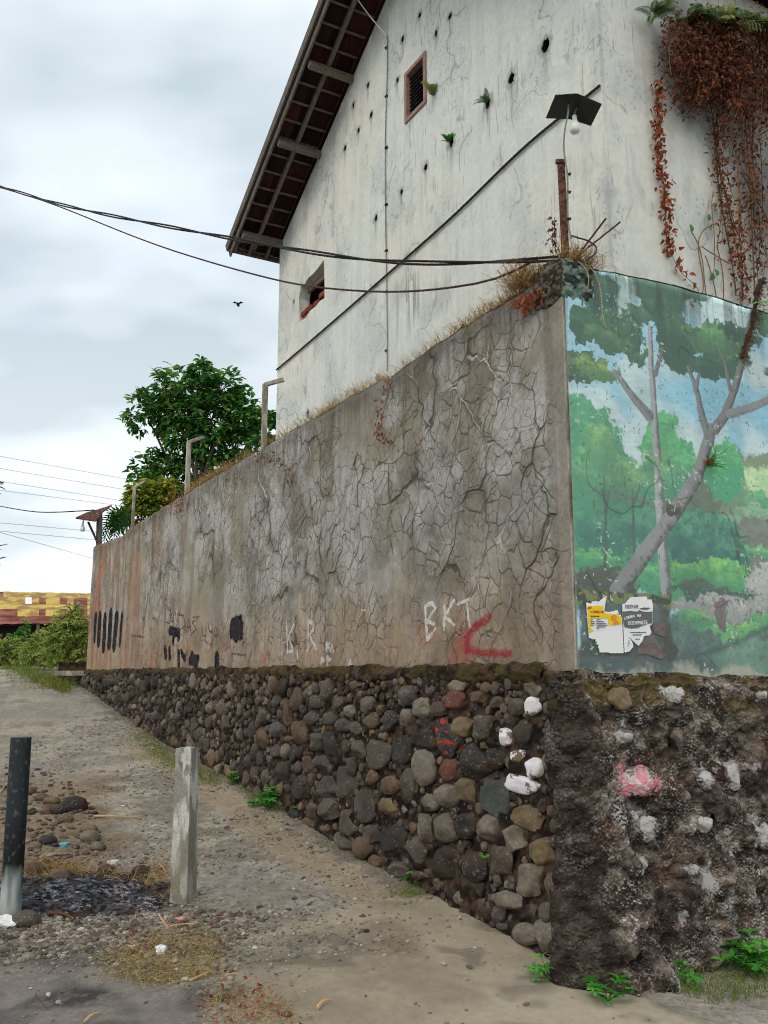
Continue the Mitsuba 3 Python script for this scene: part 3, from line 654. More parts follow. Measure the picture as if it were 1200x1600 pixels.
material('post_mat', post_color, .92, lambda p, n, uv: .010 * fbm(p.x * 40, p.y * 40, p.z * 25) + .003 * noise(p.x * 130, p.y * 130, p.z * 130), 1.0)


def pipe_color(p, n, uv):
    g = fbm(p.x * 18, p.y * 18, p.z * 7)
    c = mix(srgb(38, 46, 50), srgb(22, 24, 26), smoothstep(.9, .55, p.z + .3 * g)); c = mix(c, srgb(86, 84, 78), .7 * smoothstep(.62, .72, fbm(p.x * 60, p.y * 60, p.z * 30)))
    return mix(c, mix(srgb(104, 118, 122), srgb(178, 182, 178), noise(p.x * 40, p.y * 40, p.z * 9)), smoothstep(.42, .22, p.z + .35 * (g - .5)))


material('pipe_mat', pipe_color, .55)
material('brick_mat', grain(ramp([srgb(108, 52, 44), srgb(146, 74, 60)]), .35, 50.0), .95)
material('flake_mat', lambda p, n, uv: mix(srgb(82, 70, 68), srgb(136, 124, 120), fbm(p.x * 30, p.y * 30, p.z * 30)), .9)
material('frame_mat', lambda p, n, uv: mix(srgb(128, 92, 86), srgb(164, 140, 132), fbm(p.x * 30, p.y * 30, p.z * 30)), .85)
material('slat_mat', (.030, .022, .022), .8)
material('paper_mat', (.80, .81, .82), .8)
material('yellow_ink_mat', (.80, .58, .02), .7)
material('red_ink_mat', (.60, .04, .04), .7)
material('grey_ink_mat', (.13, .14, .145), .7)
material('dark_ink_mat', (.05, .05, .055), .7)
material('orange_ink_mat', (.75, .28, .05), .7)
material('litter_mat', (.72, .72, .72), .6)
material('blue_litter_mat', (.10, .38, .62), .5)
material('pink_litter_mat', (.70, .30, .30), .6)
material('bark_mat', lambda p, n, uv: mix(srgb(62, 54, 46), srgb(104, 94, 82), fbm(p.x * 20, p.y * 20, p.z * 5)), .95)
material('twig_mat', ramp([srgb(58, 44, 34), srgb(150, 118, 84), srgb(196, 160, 116)]), .9)
material('gravel_mat', grain(ramp([srgb(84, 80, 75), srgb(120, 113, 104), srgb(146, 137, 124), srgb(184, 176, 163)]), .3, 70.0), .9)
def ash_color(p, n, uv):
    g, f, b_ = fbm(p.x * 34, p.y * 34, p.z * 34), fbm(p.x * 95, p.y * 95, p.z * 95, octaves=2), fbm(p.x * 7, p.y * 7, 3.0)
    c = mix(srgb(22, 21, 22), srgb(66, 66, 72), smoothstep(.36, .64, g))
    c = mix(c, srgb(150, 150, 158), .8 * smoothstep(.46, .68, f * .55 + g * .45) * smoothstep(.38, .6, b_))
    return mix(c, srgb(62, 44, 34), .7 * smoothstep(.56, .68, fbm(p.x * 11, p.y * 11, 9.0)))


material('ash_mat', ash_color, .98, lambda p, n, uv: .02 * fbm(p.x * 50, p.y * 50, p.z * 50), 1.0)
thin('leaf_mat', ramp([srgb(46, 80, 42), srgb(72, 126, 60), srgb(108, 164, 84), srgb(176, 152, 72)]), .9)
thin('bush_mat', ramp([srgb(116, 134, 62), srgb(164, 182, 92), srgb(206, 212, 130)]), 1.0)
thin('lime_leaf_mat', ramp([srgb(82, 112, 40), srgb(126, 152, 58), srgb(184, 172, 66)]), .8)
thin('weed_mat', ramp([srgb(46, 96, 34), srgb(74, 150, 56), srgb(120, 190, 84)]), .8)
thin('dry_moss_mat', ramp([srgb(58, 48, 28), srgb(96, 84, 46), srgb(130, 112, 68)]), .4)
thin('fern_mat', ramp([srgb(66, 96, 72), srgb(104, 142, 100), srgb(160, 158, 84)]), .8)
thin('dry_leaf_mat', ramp([srgb(46, 32, 28), srgb(88, 54, 42), srgb(112, 84, 70), srgb(142, 80, 54), srgb(160, 112, 86)]), .4)
thin('red_leaf_mat', ramp([srgb(92, 50, 38), srgb(148, 78, 50), srgb(172, 110, 76)]), .4)
thin('straw_mat', ramp([srgb(120, 92, 56), srgb(176, 142, 92), srgb(206, 182, 128)]), .5)
thin('dry_grass_mat', ramp([srgb(126, 106, 70), srgb(172, 150, 98), srgb(200, 184, 134)]), .5)
thin('grass_mat', ramp([srgb(84, 98, 46), srgb(116, 134, 62), srgb(158, 154, 90)]), .6)

# ================================================================== THE SETTING
rng = np.random.default_rng(7)
AX = np.stack([dL, UP, -eR])        # axes of the long wall: along, up, out of its face
AR = np.stack([eR, UP, -dL])        # axes of the painted wall


def spread(lo, hi, step, far_lo, far_hi):
    mid = np.arange(lo, hi, step)
    a, b = [], []; x, s = lo, step
    while x > far_lo: s *= 1.22; x -= s; a.append(x)
    x, s = mid[-1], step
    while x < far_hi: s *= 1.22; x += s; b.append(x)
    return np.r_[a[::-1], mid, b]


def ground_mesh(xs, ys):
    def fn(U, V):
        z = ground_z(U, V); q = np.stack([U, V, U * 0], -1)
        near = np.exp(-np.clip(V - 4, 0, None) / 9.0) * (np.abs(U) < 9)
        inside = 1 - smooth_in(U, V)
        z = z + near * (.012 * (meshkit.fbm(q * 8, 3, seed=2) - .5) + .016 * inside * (meshkit.fbm(q * 20, 2, seed=4) - .5))
        return np.stack([U, V, z], -1)
    return grid(fn, xs, ys)


def smooth_in(U, V):
    import shapely
    a = Polygon(SLAB[:, :2]).buffer(-.05); b = Polygon(TAR[:, :2]).buffer(-.05)
    return (shapely.contains_xy(a, U, V) | shapely.contains_xy(b, U, V)).astype(float)


put('ground', ground_mesh(spread(-5.2, 3.4, .03, -900, 900), spread(2.6, 12.5, .03, -300, 1400)), 'ground_mat', smooth=True)
tag('ground', kind='structure')
yard = [C + a * dL + b * eR for a, b in ((.1, .1), (.1, 16), (13.3, 16), (13.3, .1))]
put('yard', (np.array([q + UP * 1.62 for q in yard]), np.array([[0, 1, 2, 3]])), 'soil_mat'); tag('yard', kind='structure')

# ------------------------------------------------------------------ boundary wall
tp = Lc(*np.array([(147, 853), (191, 837), (197, 828), (240, 800), (290, 770), (360, 727), (440, 680), (520, 634), (600, 589), (612, 584), (680, 537), (740, 500), (800, 461), (845, 434)]).T.astype(float))
tp = np.vstack([[tp[0, 0] + .05, tp[0, 1]], tp])[::-1]


def wall_top(t):
    z = np.interp(t, tp[:, 0], tp[:, 1], left=3.93)
    q = np.stack([np.asarray(t) * 1.0, np.asarray(t) * 0, np.asarray(t) * 0], -1)
    z = z + .030 * (meshkit.fbm(q * 5, 4, seed=8) - .5)
    return z - .05 * np.exp(-((t - 2.13) / .05) ** 2) - .06 * np.exp(-((t - 5.0) / .10) ** 2) * 1.0 - .05 * np.exp(-((t - 7.75) / .12) ** 2)


T_END = 13.44
ts = np.r_[np.arange(-.002, 4.5, .03), np.arange(4.5, T_END, .06), T_END]
vf = np.linspace(0, 1, 60)


def wall_fn(U, V):
    top = wall_top(U); fr = np.clip(V, 0, 1)
    z = np.where(V <= 1, 1.545 + (top - 1.545) * fr, np.where(V <= 2, top + .012 * np.sin(U * 9), np.where(V <= 3, top, 1.5)))
    q = np.stack([U, z, U * 0], -1)
    wave = .018 * (meshkit.fbm(q * [1.2, 1.4, 1], 3, seed=21) - .5) + .006 * (meshkit.fbm(q * 7, 3, seed=22) - .5)
    rag = .006 * (meshkit.fbm(q * 30, 2, seed=23) - .5) * (fr > .95) - .020 * np.clip((fr - .985) / .015, 0, 1)
    off = np.where(V <= 1, wave * np.clip(U / .15, 0, 1) + rag, np.where(V <= 2, -.09, -.16))
    return LP(U, off, z)


put('boundary_wall__plastered_face', grid(wall_fn, ts[::-1], np.r_[vf, 1.6, 2.5, 4.0]), 'plaster_mat', smooth=True)
labels['boundary_wall__plastered_face'] = {'label': 'cracked grey brown plaster with sprayed BKT letters and red arrow'}
end = np.array([LP(T_END, o, z) for o, z in ((0, 1.5), (0, 3.9 - .12), (-.16, 3.78), (-.16, 1.5))])
cap = np.array([LP(-.002, o, z) for o, z in ((0, 1.545), (0, 3.91), (-.16, 3.91), (-.16, 1.545))])
MB().add(end, [[0, 1, 2, 3]]).add(cap, [[0, 3, 2, 1]]).put('boundary_wall__wall_end', 'concrete_mat')
rp = Rc(*np.array([(905, 415), (933, 423), (995, 435), (1051, 448), (1093, 459), (1167, 481), (1200, 490)]).T.astype(float))


def mural_fn(U, V):
    q1 = np.stack([U, U * 0, U * 0], -1)
    top = np.interp(U, rp[:, 0], rp[:, 1]) + .02 * (meshkit.fbm(q1 * 7, 3, seed=31) - .5)
    bot = 1.525 - .02 * U.clip(0, 2) + .03 * (meshkit.fbm(q1 * 6 + 4, 3, seed=33) - .5)
    fr = np.clip(V, 0, 1)
    z = np.where(V <= 1, bot + (top - bot) * fr, np.where(V <= 2, top, bot))
    q = np.stack([U, z, U * 0], -1)
    off = np.where(V <= 1, .014 + .016 * (meshkit.fbm(q * 1.5, 3, seed=34) - .5), np.where(V <= 2, -.13, -.13))
    return RP(U, off, z)


put('boundary_wall__painted_face', grid(mural_fn, np.arange(.014, 6.0, .04), np.r_[np.linspace(0, 1, 50), 2, 3]), 'mural_mat', smooth=True)
labels['boundary_wall__painted_face'] = {'label': 'mural of green trees, hills and a pale road'}
# rough concrete knob on the corner of the wall
km = trimesh.creation.box((1, 1, 1))
for _ in range(5): km = km.subdivide()
v = km.vertices * 1.0; rad_ = np.linalg.norm(v, axis=1, keepdims=True)
v = v * np.minimum(1, (.66 / rad_)) ** .5 * 1.0
kq = np.stack([v[:, 0] * .27, v[:, 1] * .27, v[:, 2] * .27], -1)
kq = kq + unit(v) * (.05 * (meshkit.fbm(kq * 11 + 5, 4, seed=41) - .5) + .03 * (meshkit.fbm(kq * 30 + 5, 3, seed=42) - .5))[:, None]
kc = C + dL * .115 + eR * .115 + UP * 3.86
put('boundary_wall__corner_block', (kc + kq[:, :1] * dL + kq[:, 2:] * eR + kq[:, 1:2] * UP, km.faces), 'dark_moss_mat', smooth=True)
labels['boundary_wall__corner_block'] = {'label': 'rough mossy block on the corner top of the wall'}
# little mortar ledge that moss grows on
lv, lf = grid(lambda U, V: LP(U, .030 + .035 * np.cos(V) * (.3 + 1.3 * meshkit.fbm(np.stack([U * 7, V * 1.5, U * 0], -1), 4, seed=44)) + .022 * (meshkit.fbm(np.stack([U * 26, V * 3, U * 0], -1), 3, seed=46) - .5), 1.54 + .055 * np.sin(V) * (.4 + 1.2 * meshkit.fbm(np.stack([U * 5, V * 0, U * 0], -1), 3, seed=45))), np.arange(T_END, .2, -.014), np.linspace(-1.2, 1.9, 14))
tag('boundary_wall', 'long concrete boundary wall, cracked plaster along the lane and painted mural round the corner', 'wall')

# ------------------------------------------------------------------ stone foundation under it
put('stone_foundation__mossy_ledge', (lv, lf), 'soil_mat', smooth=True)
labels['stone_foundation__mossy_ledge'] = {'label': 'brown mossy ledge along the foot of the plaster'}
T_FAR = 14.7


def core_fn(U, V):
    base = LP(U, .05, 0); g = ground_z(base[..., 0], base[..., 1]) - .15
    topz = np.where(U > 13.5, 1.50, 1.555)
    z = np.where(V <= 1, g + (topz - g) * V.clip(0, 1), topz + .01)
    q = np.stack([U, z, U * 0], -1)
    off = np.where(V <= 1, .040 + .075 * (meshkit.fbm(q * 6, 3, seed=51) - .5) + .04 * (meshkit.fbm(q * 22, 3, seed=52) - .5) + .02 * (1 - V.clip(0, 1)), -.16)
    return LP(U, off, z)


put('stone_foundation', grid(core_fn, np.r_[np.arange(T_FAR, 5, -.06), np.arange(5, .02, -.016)], np.r_[np.linspace(0, 1, 90), 2]), 'soil_mat', smooth=True)
d_, g_, lg, b_, ol, pl, ru, bl = [(k + .5) / 8 for k in range(8)]
ST = """230 118 20 42 0 g;110 155 22 52 0 b;75 205 17 55 0 b;30 165 16 26 0 g;183 165 24 28 0 g;270 170 15 38 8 g;382 180 25 35 0 l;315 200 22 28 0 l;330 100 24 18 0 b;540 140 27 40 0 g;597 192 33 40 0 l;622 118 20 22 0 g;735 108 38 30 12 l;733 165 44 43 0 r F;660 195 30 30 0 g;542 230 27 40 0 l;812 145 30 26 0 b;1030 118 44 26 14 l;883 167 24 26 0 g;965 187 27 36 0 g;1027 185 32 38 0 p W;
30 275 25 32 0 t;120 285 28 48 -8 b;165 228 24 32 0 g;237 232 24 28 0 g;285 258 28 28 0 g;340 272 22 33 0 g;403 240 28 30 0 b;478 240 35 40 0 d;75 310 17 14 0 b;182 325 32 36 0 g;245 335 32 65 -6 d A;300 338 16 30 0 g;355 352 25 38 -10 g;425 375 47 65 0 g A;518 355 48 70 0 d A;603 310 38 45 0 d A;697 310 48 75 -8 d A R;755 262 38 38 20 o;835 265 35 52 -5 g;920 297 26 38 -8 p W;1005 290 42 52 0 d;
30 360 20 25 0 g;8 395 14 25 0 g;150 408 18 32 0 b;202 405 30 30 0 g;325 420 22 38 0 g;400 460 25 33 0 b w;55 435 32 40 0 d A;120 500 45 50 0 d A;225 495 35 45 0 g A;297 480 38 70 0 g A;610 428 40 72 -14 l;700 432 37 42 0 r A;805 405 44 75 -10 d;885 388 38 42 0 d w;970 378 30 28 0 o W;1035 425 35 42 -12 p W;550 490 33 60 0 g A;475 490 40 38 0 b;697 532 40 48 -20 l;775 510 38 58 -15 o;875 540 62 80 0 t A;985 490 72 36 18 p W;950 570 15 14 0 b;1010 620 68 46 20 o A;
628 558 30 36 -12 l;462 573 33 32 0 o;380 575 42 75 0 g A;235 588 38 45 0 g;215 660 20 20 0 b;150 640 28 22 0 b;300 640 32 60 0 g A;612 660 36 57 -12 l;690 660 40 57 -6 l;770 650 35 55 0 d;855 660 42 52 -20 l;955 705 50 52 -25 l;1065 755 42 55 -20 o;400 690 36 40 -20 g A;485 715 46 70 0 d A;580 750 47 62 0 g;300 725 22 36 -35 g;365 735 36 45 0 b;415 790 30 28 0 b;
690 800 52 72 0 d A;808 812 48 58 0 d A;910 785 55 62 0 g A;505 825 42 33 15 g;620 835 25 22 0 g;575 845 25 18 0 b;1022 865 54 73 0 l;1098 875 22 45 0 l;745 930 22 35 0 l;935 945 68 40 18 l;1085 985 28 50 -8 g;1140 1030 30 65 -6 l;895 1000 30 35 0 g A;1010 1075 50 42 22 l;1095 1075 42 72 -22 l;830 960 30 30 0 g A;905 1045 22 16 10 g;1040 690 22 26 0 d;1140 915 14 22 0 p"""
CODE = dict(d=d_, g=g_, l=lg, b=b_, o=ol, p=pl, r=ru, t=bl)
placed, made = [], []                      # (along, height, half length, half height), stone meshes with their size in view


def wall_stone(c2, a1, a2, depth, tone, paint, angular, near):
    v, f = stone([1, 1, 1], np.eye(3), [0, 0, 0], rng, ICO3 if near else ICO2, .42 if angular else .30, angular or rng.random() < .55)
    v = np.sign(v) * np.abs(v) ** (.80 if angular else .88)
    loc = np.asarray(c2)[None] + v[:, :1] * a1 + v[:, 1:2] * a2
    o = .040 + v[:, 2] * depth
    return LP(loc[:, 0], o, loc[:, 1]), f


for row in ST.replace('\n', '').split(';'):
    q = row.split(); cx, cy, rx, ry, an = map(float, q[:5]); code = q[5]; fl = ''.join(q[6:])
    x, y = 420 + cx / 2.5, 1030 + cy / 2.5; a = math.radians(an)
    pts = Lc(np.array([x, x + rx / 2.5 * math.cos(a), x - ry / 2.5 * math.sin(a)]), np.array([y, y + rx / 2.5 * math.sin(a), y + ry / 2.5 * math.cos(a)]), .06)
    a1, a2 = (pts[1] - pts[0]) * 1.04, (pts[2] - pts[0]) * 1.04
    small = min(np.linalg.norm(a1), np.linalg.norm(a2))
    depth = np.clip(small * .85, .03, .075) * (.7 if 'A' in fl else 1)
    paint = .3 if 'W' in fl else .9 if 'R' in fl else 0
    made.append((wall_stone(pts[0], a1, a2, depth, 0, paint, 'A' in fl, True), (CODE[code] + rng.uniform(-.05, .05), paint), 1e3 + small, {'W': 'rounded stone daubed with white paint', 'R': 'flat grey stone with a red paint mark'}.get(fl[-1:] if fl else '')))
    placed.append((*pts[0], abs(a1[0]) + abs(a2[0]) * .5, abs(a2[1])))
for k in range(26000):
    t = rng.uniform(.16, T_FAR - .1); b0 = LP(t, .06, 0); g = float(ground_z(b0[0], b0[1]))
    z = rng.uniform(g - .02, 1.53)
    zone = t < 3.2
    h = rng.uniform(.018, .05) if zone else rng.uniform(.028, .10) * (1 if k < 12000 else .55)
    w = h * rng.uniform(.75, 1.25)
    if z + h > 1.55: continue
    if any(((t - q[0]) / (w + q[2])) ** 2 + ((z - q[1]) / (h + q[3])) ** 2 < .80 for q in placed): continue
    placed.append((t, z, w, h)); an = rng.uniform(-.5, .5)
    a1, a2 = np.array([w * math.cos(an), w * math.sin(an)]), np.array([-h * math.sin(an), h * math.cos(an)])
    ang = rng.random() < .35
    tone = rng.choice([d_, g_, g_, lg, b_, d_, ol, g_] if t < 6 else [d_, d_, g_, g_, b_, d_, lg])
    dist = np.linalg.norm(b0 - CAM)
    made.append((wall_stone((t, z), a1, a2, np.clip(min(w, h) * .9, .02, .07), 0, 0, ang, t < 2.5), (tone + rng.uniform(-.05, .05), 0), h / dist * (.7 if t > 5 else 1), None))
made.sort(key=lambda m: -m[2])
for (vv, ff), uv, _, lab in made[:300]:
    k = nn('stone_foundation__stone'); put(k, (vv, ff), 'stone_mat', smooth=True, uv=np.tile(uv, (len(vv), 1)))
    if lab: labels[k] = {'label': lab}
if made[300:]:
    m = MB()
    for (vv, ff), uv, _, _ in made[300:]: m.add(vv, ff, uv)
    m.put('stone_foundation__small_stones', 'stone_mat', smooth=True); tag('stone_foundation__small_stones', 'small far stones of the foundation', kind='stuff')
tag('stone_foundation', 'dark stone foundation of rounded boulders under the boundary wall', 'foundation')

# mortared rubble round the corner, with the rounded pier
BUMPS = [(460, 545, 110, 78), (380, 155, 58, 52), (405, 335, 36, 30), (635, 150, 60, 60), (905, 515, 55, 75), (785, 530, 45, 45), (770, 735, 50, 46), (515, 755, 68, 64), (480, 915, 30, 36), (1045, 790, 60, 70), (1040, 140, 30, 28), (1018, 465, 24, 22), (720, 945, 36, 28), (665, 1170, 34, 50), (900, 350, 30, 28), (850, 300, 22, 22), (960, 280, 40, 35), (430, 960, 60, 60), (560, 560, 60, 70), (650, 340, 50, 60), (250, 820, 50, 40), (650, 620, 80, 60), (840, 640, 70, 80), (740, 1060, 90, 80), (900, 1050, 90, 90), (560, 1370, 80, 70), (800, 1330, 90, 60), (940, 930, 70, 70), (350, 1250, 70, 60), (700, 200, 50, 60)]
bx = np.array([(840 + q[0] / 2.963, 1040 + q[1] / 2.963) for q in BUMPS]); bc = Rc(bx[:, 0], bx[:, 1], .08); br = np.array([(q[2] / 2.963 / 250, q[3] / 2.963 / 262) for q in BUMPS])


def rubble_fn(U, V):
    ang = np.clip((U + .10) / .20, 0, 1) * np.pi / 2                      # turns the corner within 20 cm
    out = -eR * np.cos(ang)[..., None] - dL * np.sin(ang)[..., None]
    foot = C + np.multiply.outer(np.clip(-U - .10, 0, None), dL) + np.multiply.outer(np.clip(U - .10, 0, None), eR)
    gz = ground_z(foot[..., 0], foot[..., 1]) - .25
    q0 = np.stack([U, U * 0, U * 0], -1); top = 1.553 - .02 * np.clip(U, 0, 2) + .045 * (meshkit.fbm(q0 * 7, 3, seed=64) - .5)
    fr = np.clip(V, 0, 1); z = np.where(V <= 1, gz + (top - gz) * fr, top + .004)
    q = np.stack([U, z, U * 0 + 3], -1)
    edge_ = .07 + .27 * np.clip((1.5 - z) / .75, 0, 1) + .10 * np.clip((.7 - z) / .7, 0, 1) + .05 * (meshkit.fbm(np.stack([z * 4, z * 0, z * 0], -1), 3, seed=65) - .5)
    pier = 1 / (1 + np.exp((U - edge_) / .022))
    flare = np.clip((.75 - z) / .8, 0, 1) ** 1.5
    off = .045 + .105 * pier * np.sqrt(np.clip(1 - ((U - edge_ * .3) / (edge_ * 1.05 + .3)) ** 2, .15, 1)) * (.45 + .55 * np.clip((1.5 - z) / .3, 0, 1)) + pier * flare * .13 + .10 * np.clip((.5 - z) / .6, 0, 1) * (U > .1) * .8
    off = off * np.clip((U + .33 - .16 * (1 - fr)) / .12, 0, 1) + .012
    off = off + .10 * (meshkit.fbm(q * 4.2, 3, seed=61) - .5) + .075 * (meshkit.fbm(q * 11, 3, seed=62) - .5) + .046 * (meshkit.fbm(q * 34, 3, seed=63) - .5)
    for (cs, cz), (rs, rz) in zip(bc, br): off = off + .035 * np.clip(1 - ((U - cs) / rs) ** 2 - ((z - cz) / rz) ** 2, 0, 1) ** .6 - .012 * np.exp(-((np.hypot((U - cs) / rs, (z - cz) / rz) - 1.2) / .15) ** 2)
    cav = Rc([1003, 975], [1450, 1485], .1)
    for (cs, cz), w in zip(cav, (.085, .06)): off = off - .11 * np.exp(-(((U - cs) / w) ** 4 + ((z - cz) / .035) ** 4))
    off = np.where(V <= 1, off, -.12)
    off = np.where((V > .97) & (V <= 1), off * .6, off)
    return foot + (off + .0)[..., None] * out + np.multiply.outer(z, UP)


put('stone_foundation__rubble_face', grid(rubble_fn, np.r_[np.arange(-.40, 1.9, .009), np.arange(1.9, 6.0, .05)], np.r_[np.linspace(0, 1, 190), 2]), 'rubble_mat', smooth=True)
labels['stone_foundation__rubble_face'] = {'label': 'rough mortared rubble and rounded corner pier under the mural, flecked white'}
for k, ((cs, cz), (rs, rz)) in enumerate(zip(bc[:24], br[:24])):
    v, f = stone([rs * .95, rz * .95, .045], np.eye(3), [0, 0, 0], rng, ICO3, .42, True)
    v = v * (1 + .05 * (meshkit.fbm(v * 60, 3, seed=70 + k) - .5))[:, None]
    key = nn('stone_foundation__rubble_face__stone')
    put(key, (RP(cs + v[:, 0], .075 + v[:, 2], cz + v[:, 1]), f), 'stone_mat' if k == 1 else 'rubble_mat', smooth=True, uv=np.tile((ol, 0), (len(v), 1)) if k == 1 else None)
    if k == 0: labels[key] = {'label': 'stone daubed pink'}

# ------------------------------------------------------------------ house
px = lambda fn, pts: fn([a[0] for a in pts], [a[1] for a in pts])
gable = Polygon([(0, 1.4), (6.26, 1.4), (6.26, 7.30), (3.13, 9.03), (0, 7.30)])
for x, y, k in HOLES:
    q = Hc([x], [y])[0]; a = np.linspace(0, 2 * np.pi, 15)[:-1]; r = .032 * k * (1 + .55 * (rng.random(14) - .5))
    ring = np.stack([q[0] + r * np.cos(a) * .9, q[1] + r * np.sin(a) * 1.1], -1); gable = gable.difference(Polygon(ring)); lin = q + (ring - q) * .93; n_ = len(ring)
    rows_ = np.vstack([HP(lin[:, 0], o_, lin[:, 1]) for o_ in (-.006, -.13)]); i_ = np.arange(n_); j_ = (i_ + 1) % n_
    MB().add(np.vstack([rows_, HP(q[0], -.13, q[1])[None]]), np.vstack([np.stack([i_, j_, j_ + n_], -1), np.stack([i_, j_ + n_, i_ + n_], -1), np.stack([i_ + n_, j_ + n_, i_ * 0 + 2 * n_], -1)])).put(nn('house__tie_hole'), 'dark_mat')  # near-black cup added in each hole, its colour stands for the shade inside
bw = px(Hc, [(468, 503), (467, 466), (470, 448), (476, 444), (482, 434), (489, 428), (496, 420), (506, 406), (507, 440), (507, 466), (500, 470), (494, 478), (484, 486), (478, 496)])
gable = gable.difference(Polygon(bw))
lw = px(Hc, [(634, 115), (667, 81), (666, 160), (635, 196)]); lx0, lx1, lz0, lz1 = 2.43, 2.85, 7.17, 7.75
gable = gable.difference(Polygon([(lx0, lz0), (lx1, lz0), (lx1, lz1), (lx0, lz1)]))
m = trimesh.creation.extrude_polygon(gable, .15, engine='earcut')
put('house__gable_wall', (HP(m.vertices[:, 0], -m.vertices[:, 2], m.vertices[:, 1]), m.faces), 'limewash_mat')
MB().box(SPt(4.15, -.075, 4.35), AR, (4.0, 2.95, .075)).put('house__side_wall', 'limewash_mat')
MB().box(HP(6.185, -4.15, 4.35), AX, (.075, 2.95, 4.0)).box(HP(3.1, -8.1, 4.35), AX, (3.0, 2.95, .075)).put('house__back_wall', 'limewash_mat')
# roof: slope direction, normal
th = math.atan(.553); SLV = -dL * math.cos(th) + UP * math.sin(th); NRM = dL * math.sin(th) + UP * math.cos(th); E0 = HP(6.27, 0, 7.31)
AS = np.stack([SLV, -eR, NRM])       # along the slope, out over the gable, up from the roof


def on_roof(k, out, up): return E0 + k * SLV - eR * out + up * NRM


K0, K1 = -.27, 3.62
SLV2 = dL * math.cos(th) + UP * math.sin(th); NRM2 = -dL * math.sin(th) + UP * math.cos(th); E2 = HP(-.01, 0, 7.31); AS2 = np.stack([SLV2, eR, NRM2])
MB().box(on_roof((K0 + K1) / 2, -4.1, .14), AS, ((K1 - K0) / 2, 4.09, .02)).box(E2 + 1.68 * SLV2 + eR * 3.8 + .14 * NRM2, AS2, (1.96, 4.4, .02)).put('house__roof', 'tile_mat')
rows = 16; pitch = (K1 - K0) / rows
for r in range(rows):
    for cidx in range(3):
        o = .10 + .2 * cidx; k = K0 + (r + .5) * pitch
        mb = MB(); us = np.linspace(-.103, .103, 6)
        prof = .016 * np.cos(us / .103 * np.pi * .5) + .012 * np.sin(us / .103 * np.pi)
        vv, ff = [], []
        for s_, kk in ((0, -pitch * .54), (1, pitch * .54)):
            for w_ in (0, .014):
                vv += [on_roof(k + kk + rng.normal() * .002, o + u, .125 + pr + w_ - (.016 if s_ == 0 else -.004)) for u, pr in zip(us, prof)]
        n6 = 6
        for a in range(5):
            ff += [[a, a + 1, 12 + a + 1, 12 + a], [6 + a, 18 + a, 18 + a + 1, 6 + a + 1], [a, 6 + a, 7 + a, a + 1], [12 + a, 13 + a, 19 + a, 18 + a]]
        mb.add(vv, ff, (rng.uniform(0, 1), 0)); mb.put(nn('house__roof__tile'), 'tile_mat', smooth=False)
for r in range(rows + 1):
    MB().box(on_roof(K0 + .03 + r * pitch, .29, .086), AS, (.013, .29, .010), (rng.uniform(.0, .3), 0)).put(nn('house__roof__batten'), 'wood_mat')
MB().box(on_roof((K0 + K1) / 2 - .1, .31, .045), AS, ((K1 - K0) / 2 - .2, .022, .028), (.5, 0)).put('house__roof__rafter', 'wood_mat')
for k, zz in ((.06, 0), (1.45, 0), (2.47, 0)): MB().box(on_roof(k, .27, -.03), AS, (.035, .30, .055), (.6 + .1 * zz, 0)).put(nn('house__roof__purlin'), 'wood_mat')
MB().box(on_roof((K0 + K1) / 2, .605, .06), AS, ((K1 - K0) / 2 + .06, .012, .085), (.25, 0)).put('house__roof__bargeboard', 'wood_mat')
MB().box(on_roof((K0 + K1) / 2 - .02, .645, .115), AS, ((K1 - K0) / 2 + .02, .012, .06), (.1, 0)).put('house__roof__bargeboard_001', 'wood_mat')
for q in (.1, .35, .55): MB().box(on_roof(-.16, q, .05), AS, (.11, .016, .022), (.6, 0)).put(nn('house__roof__rafter_end'), 'wood_mat')
MB().box(on_roof(K0 - .01, .0, .07), AS, (.012, .64, .05), (.1, 0)).put('house__roof__eave_board', 'wood_mat')
# shuttered opening
mb = MB(); fw = .045
for c_, h_ in (((lx0 + lx1) / 2, lz0 + fw / 2), ((lx0 + lx1) / 2, lz1 - fw / 2)): mb.box(HP(c_, -.02, h_), AX, ((lx1 - lx0) / 2, fw / 2, .04))
for c_ in (lx0 + fw / 2, lx1 - fw / 2): mb.box(HP(c_, -.02, (lz0 + lz1) / 2), AX, (fw / 2, (lz1 - lz0) / 2 - fw, .04))
mb.put('house__louvre_window', 'frame_mat'); labels['house__louvre_window'] = {'label': 'small louvred opening in a weathered pinkish frame'}
for k in range(11):
    a = np.stack([dL, UP * math.cos(.8) - eR * math.sin(.8) * -1, UP * math.sin(.8) + eR * math.cos(.8) * -1])
    MB().box(HP((lx0 + lx1) / 2, -.04, lz0 + fw + .026 + k * (lz1 - lz0 - 2 * fw) / 11), a, ((lx1 - lx0) / 2 - fw, .030, .005)).put(nn('house__louvre_window__slat'), 'slat_mat')
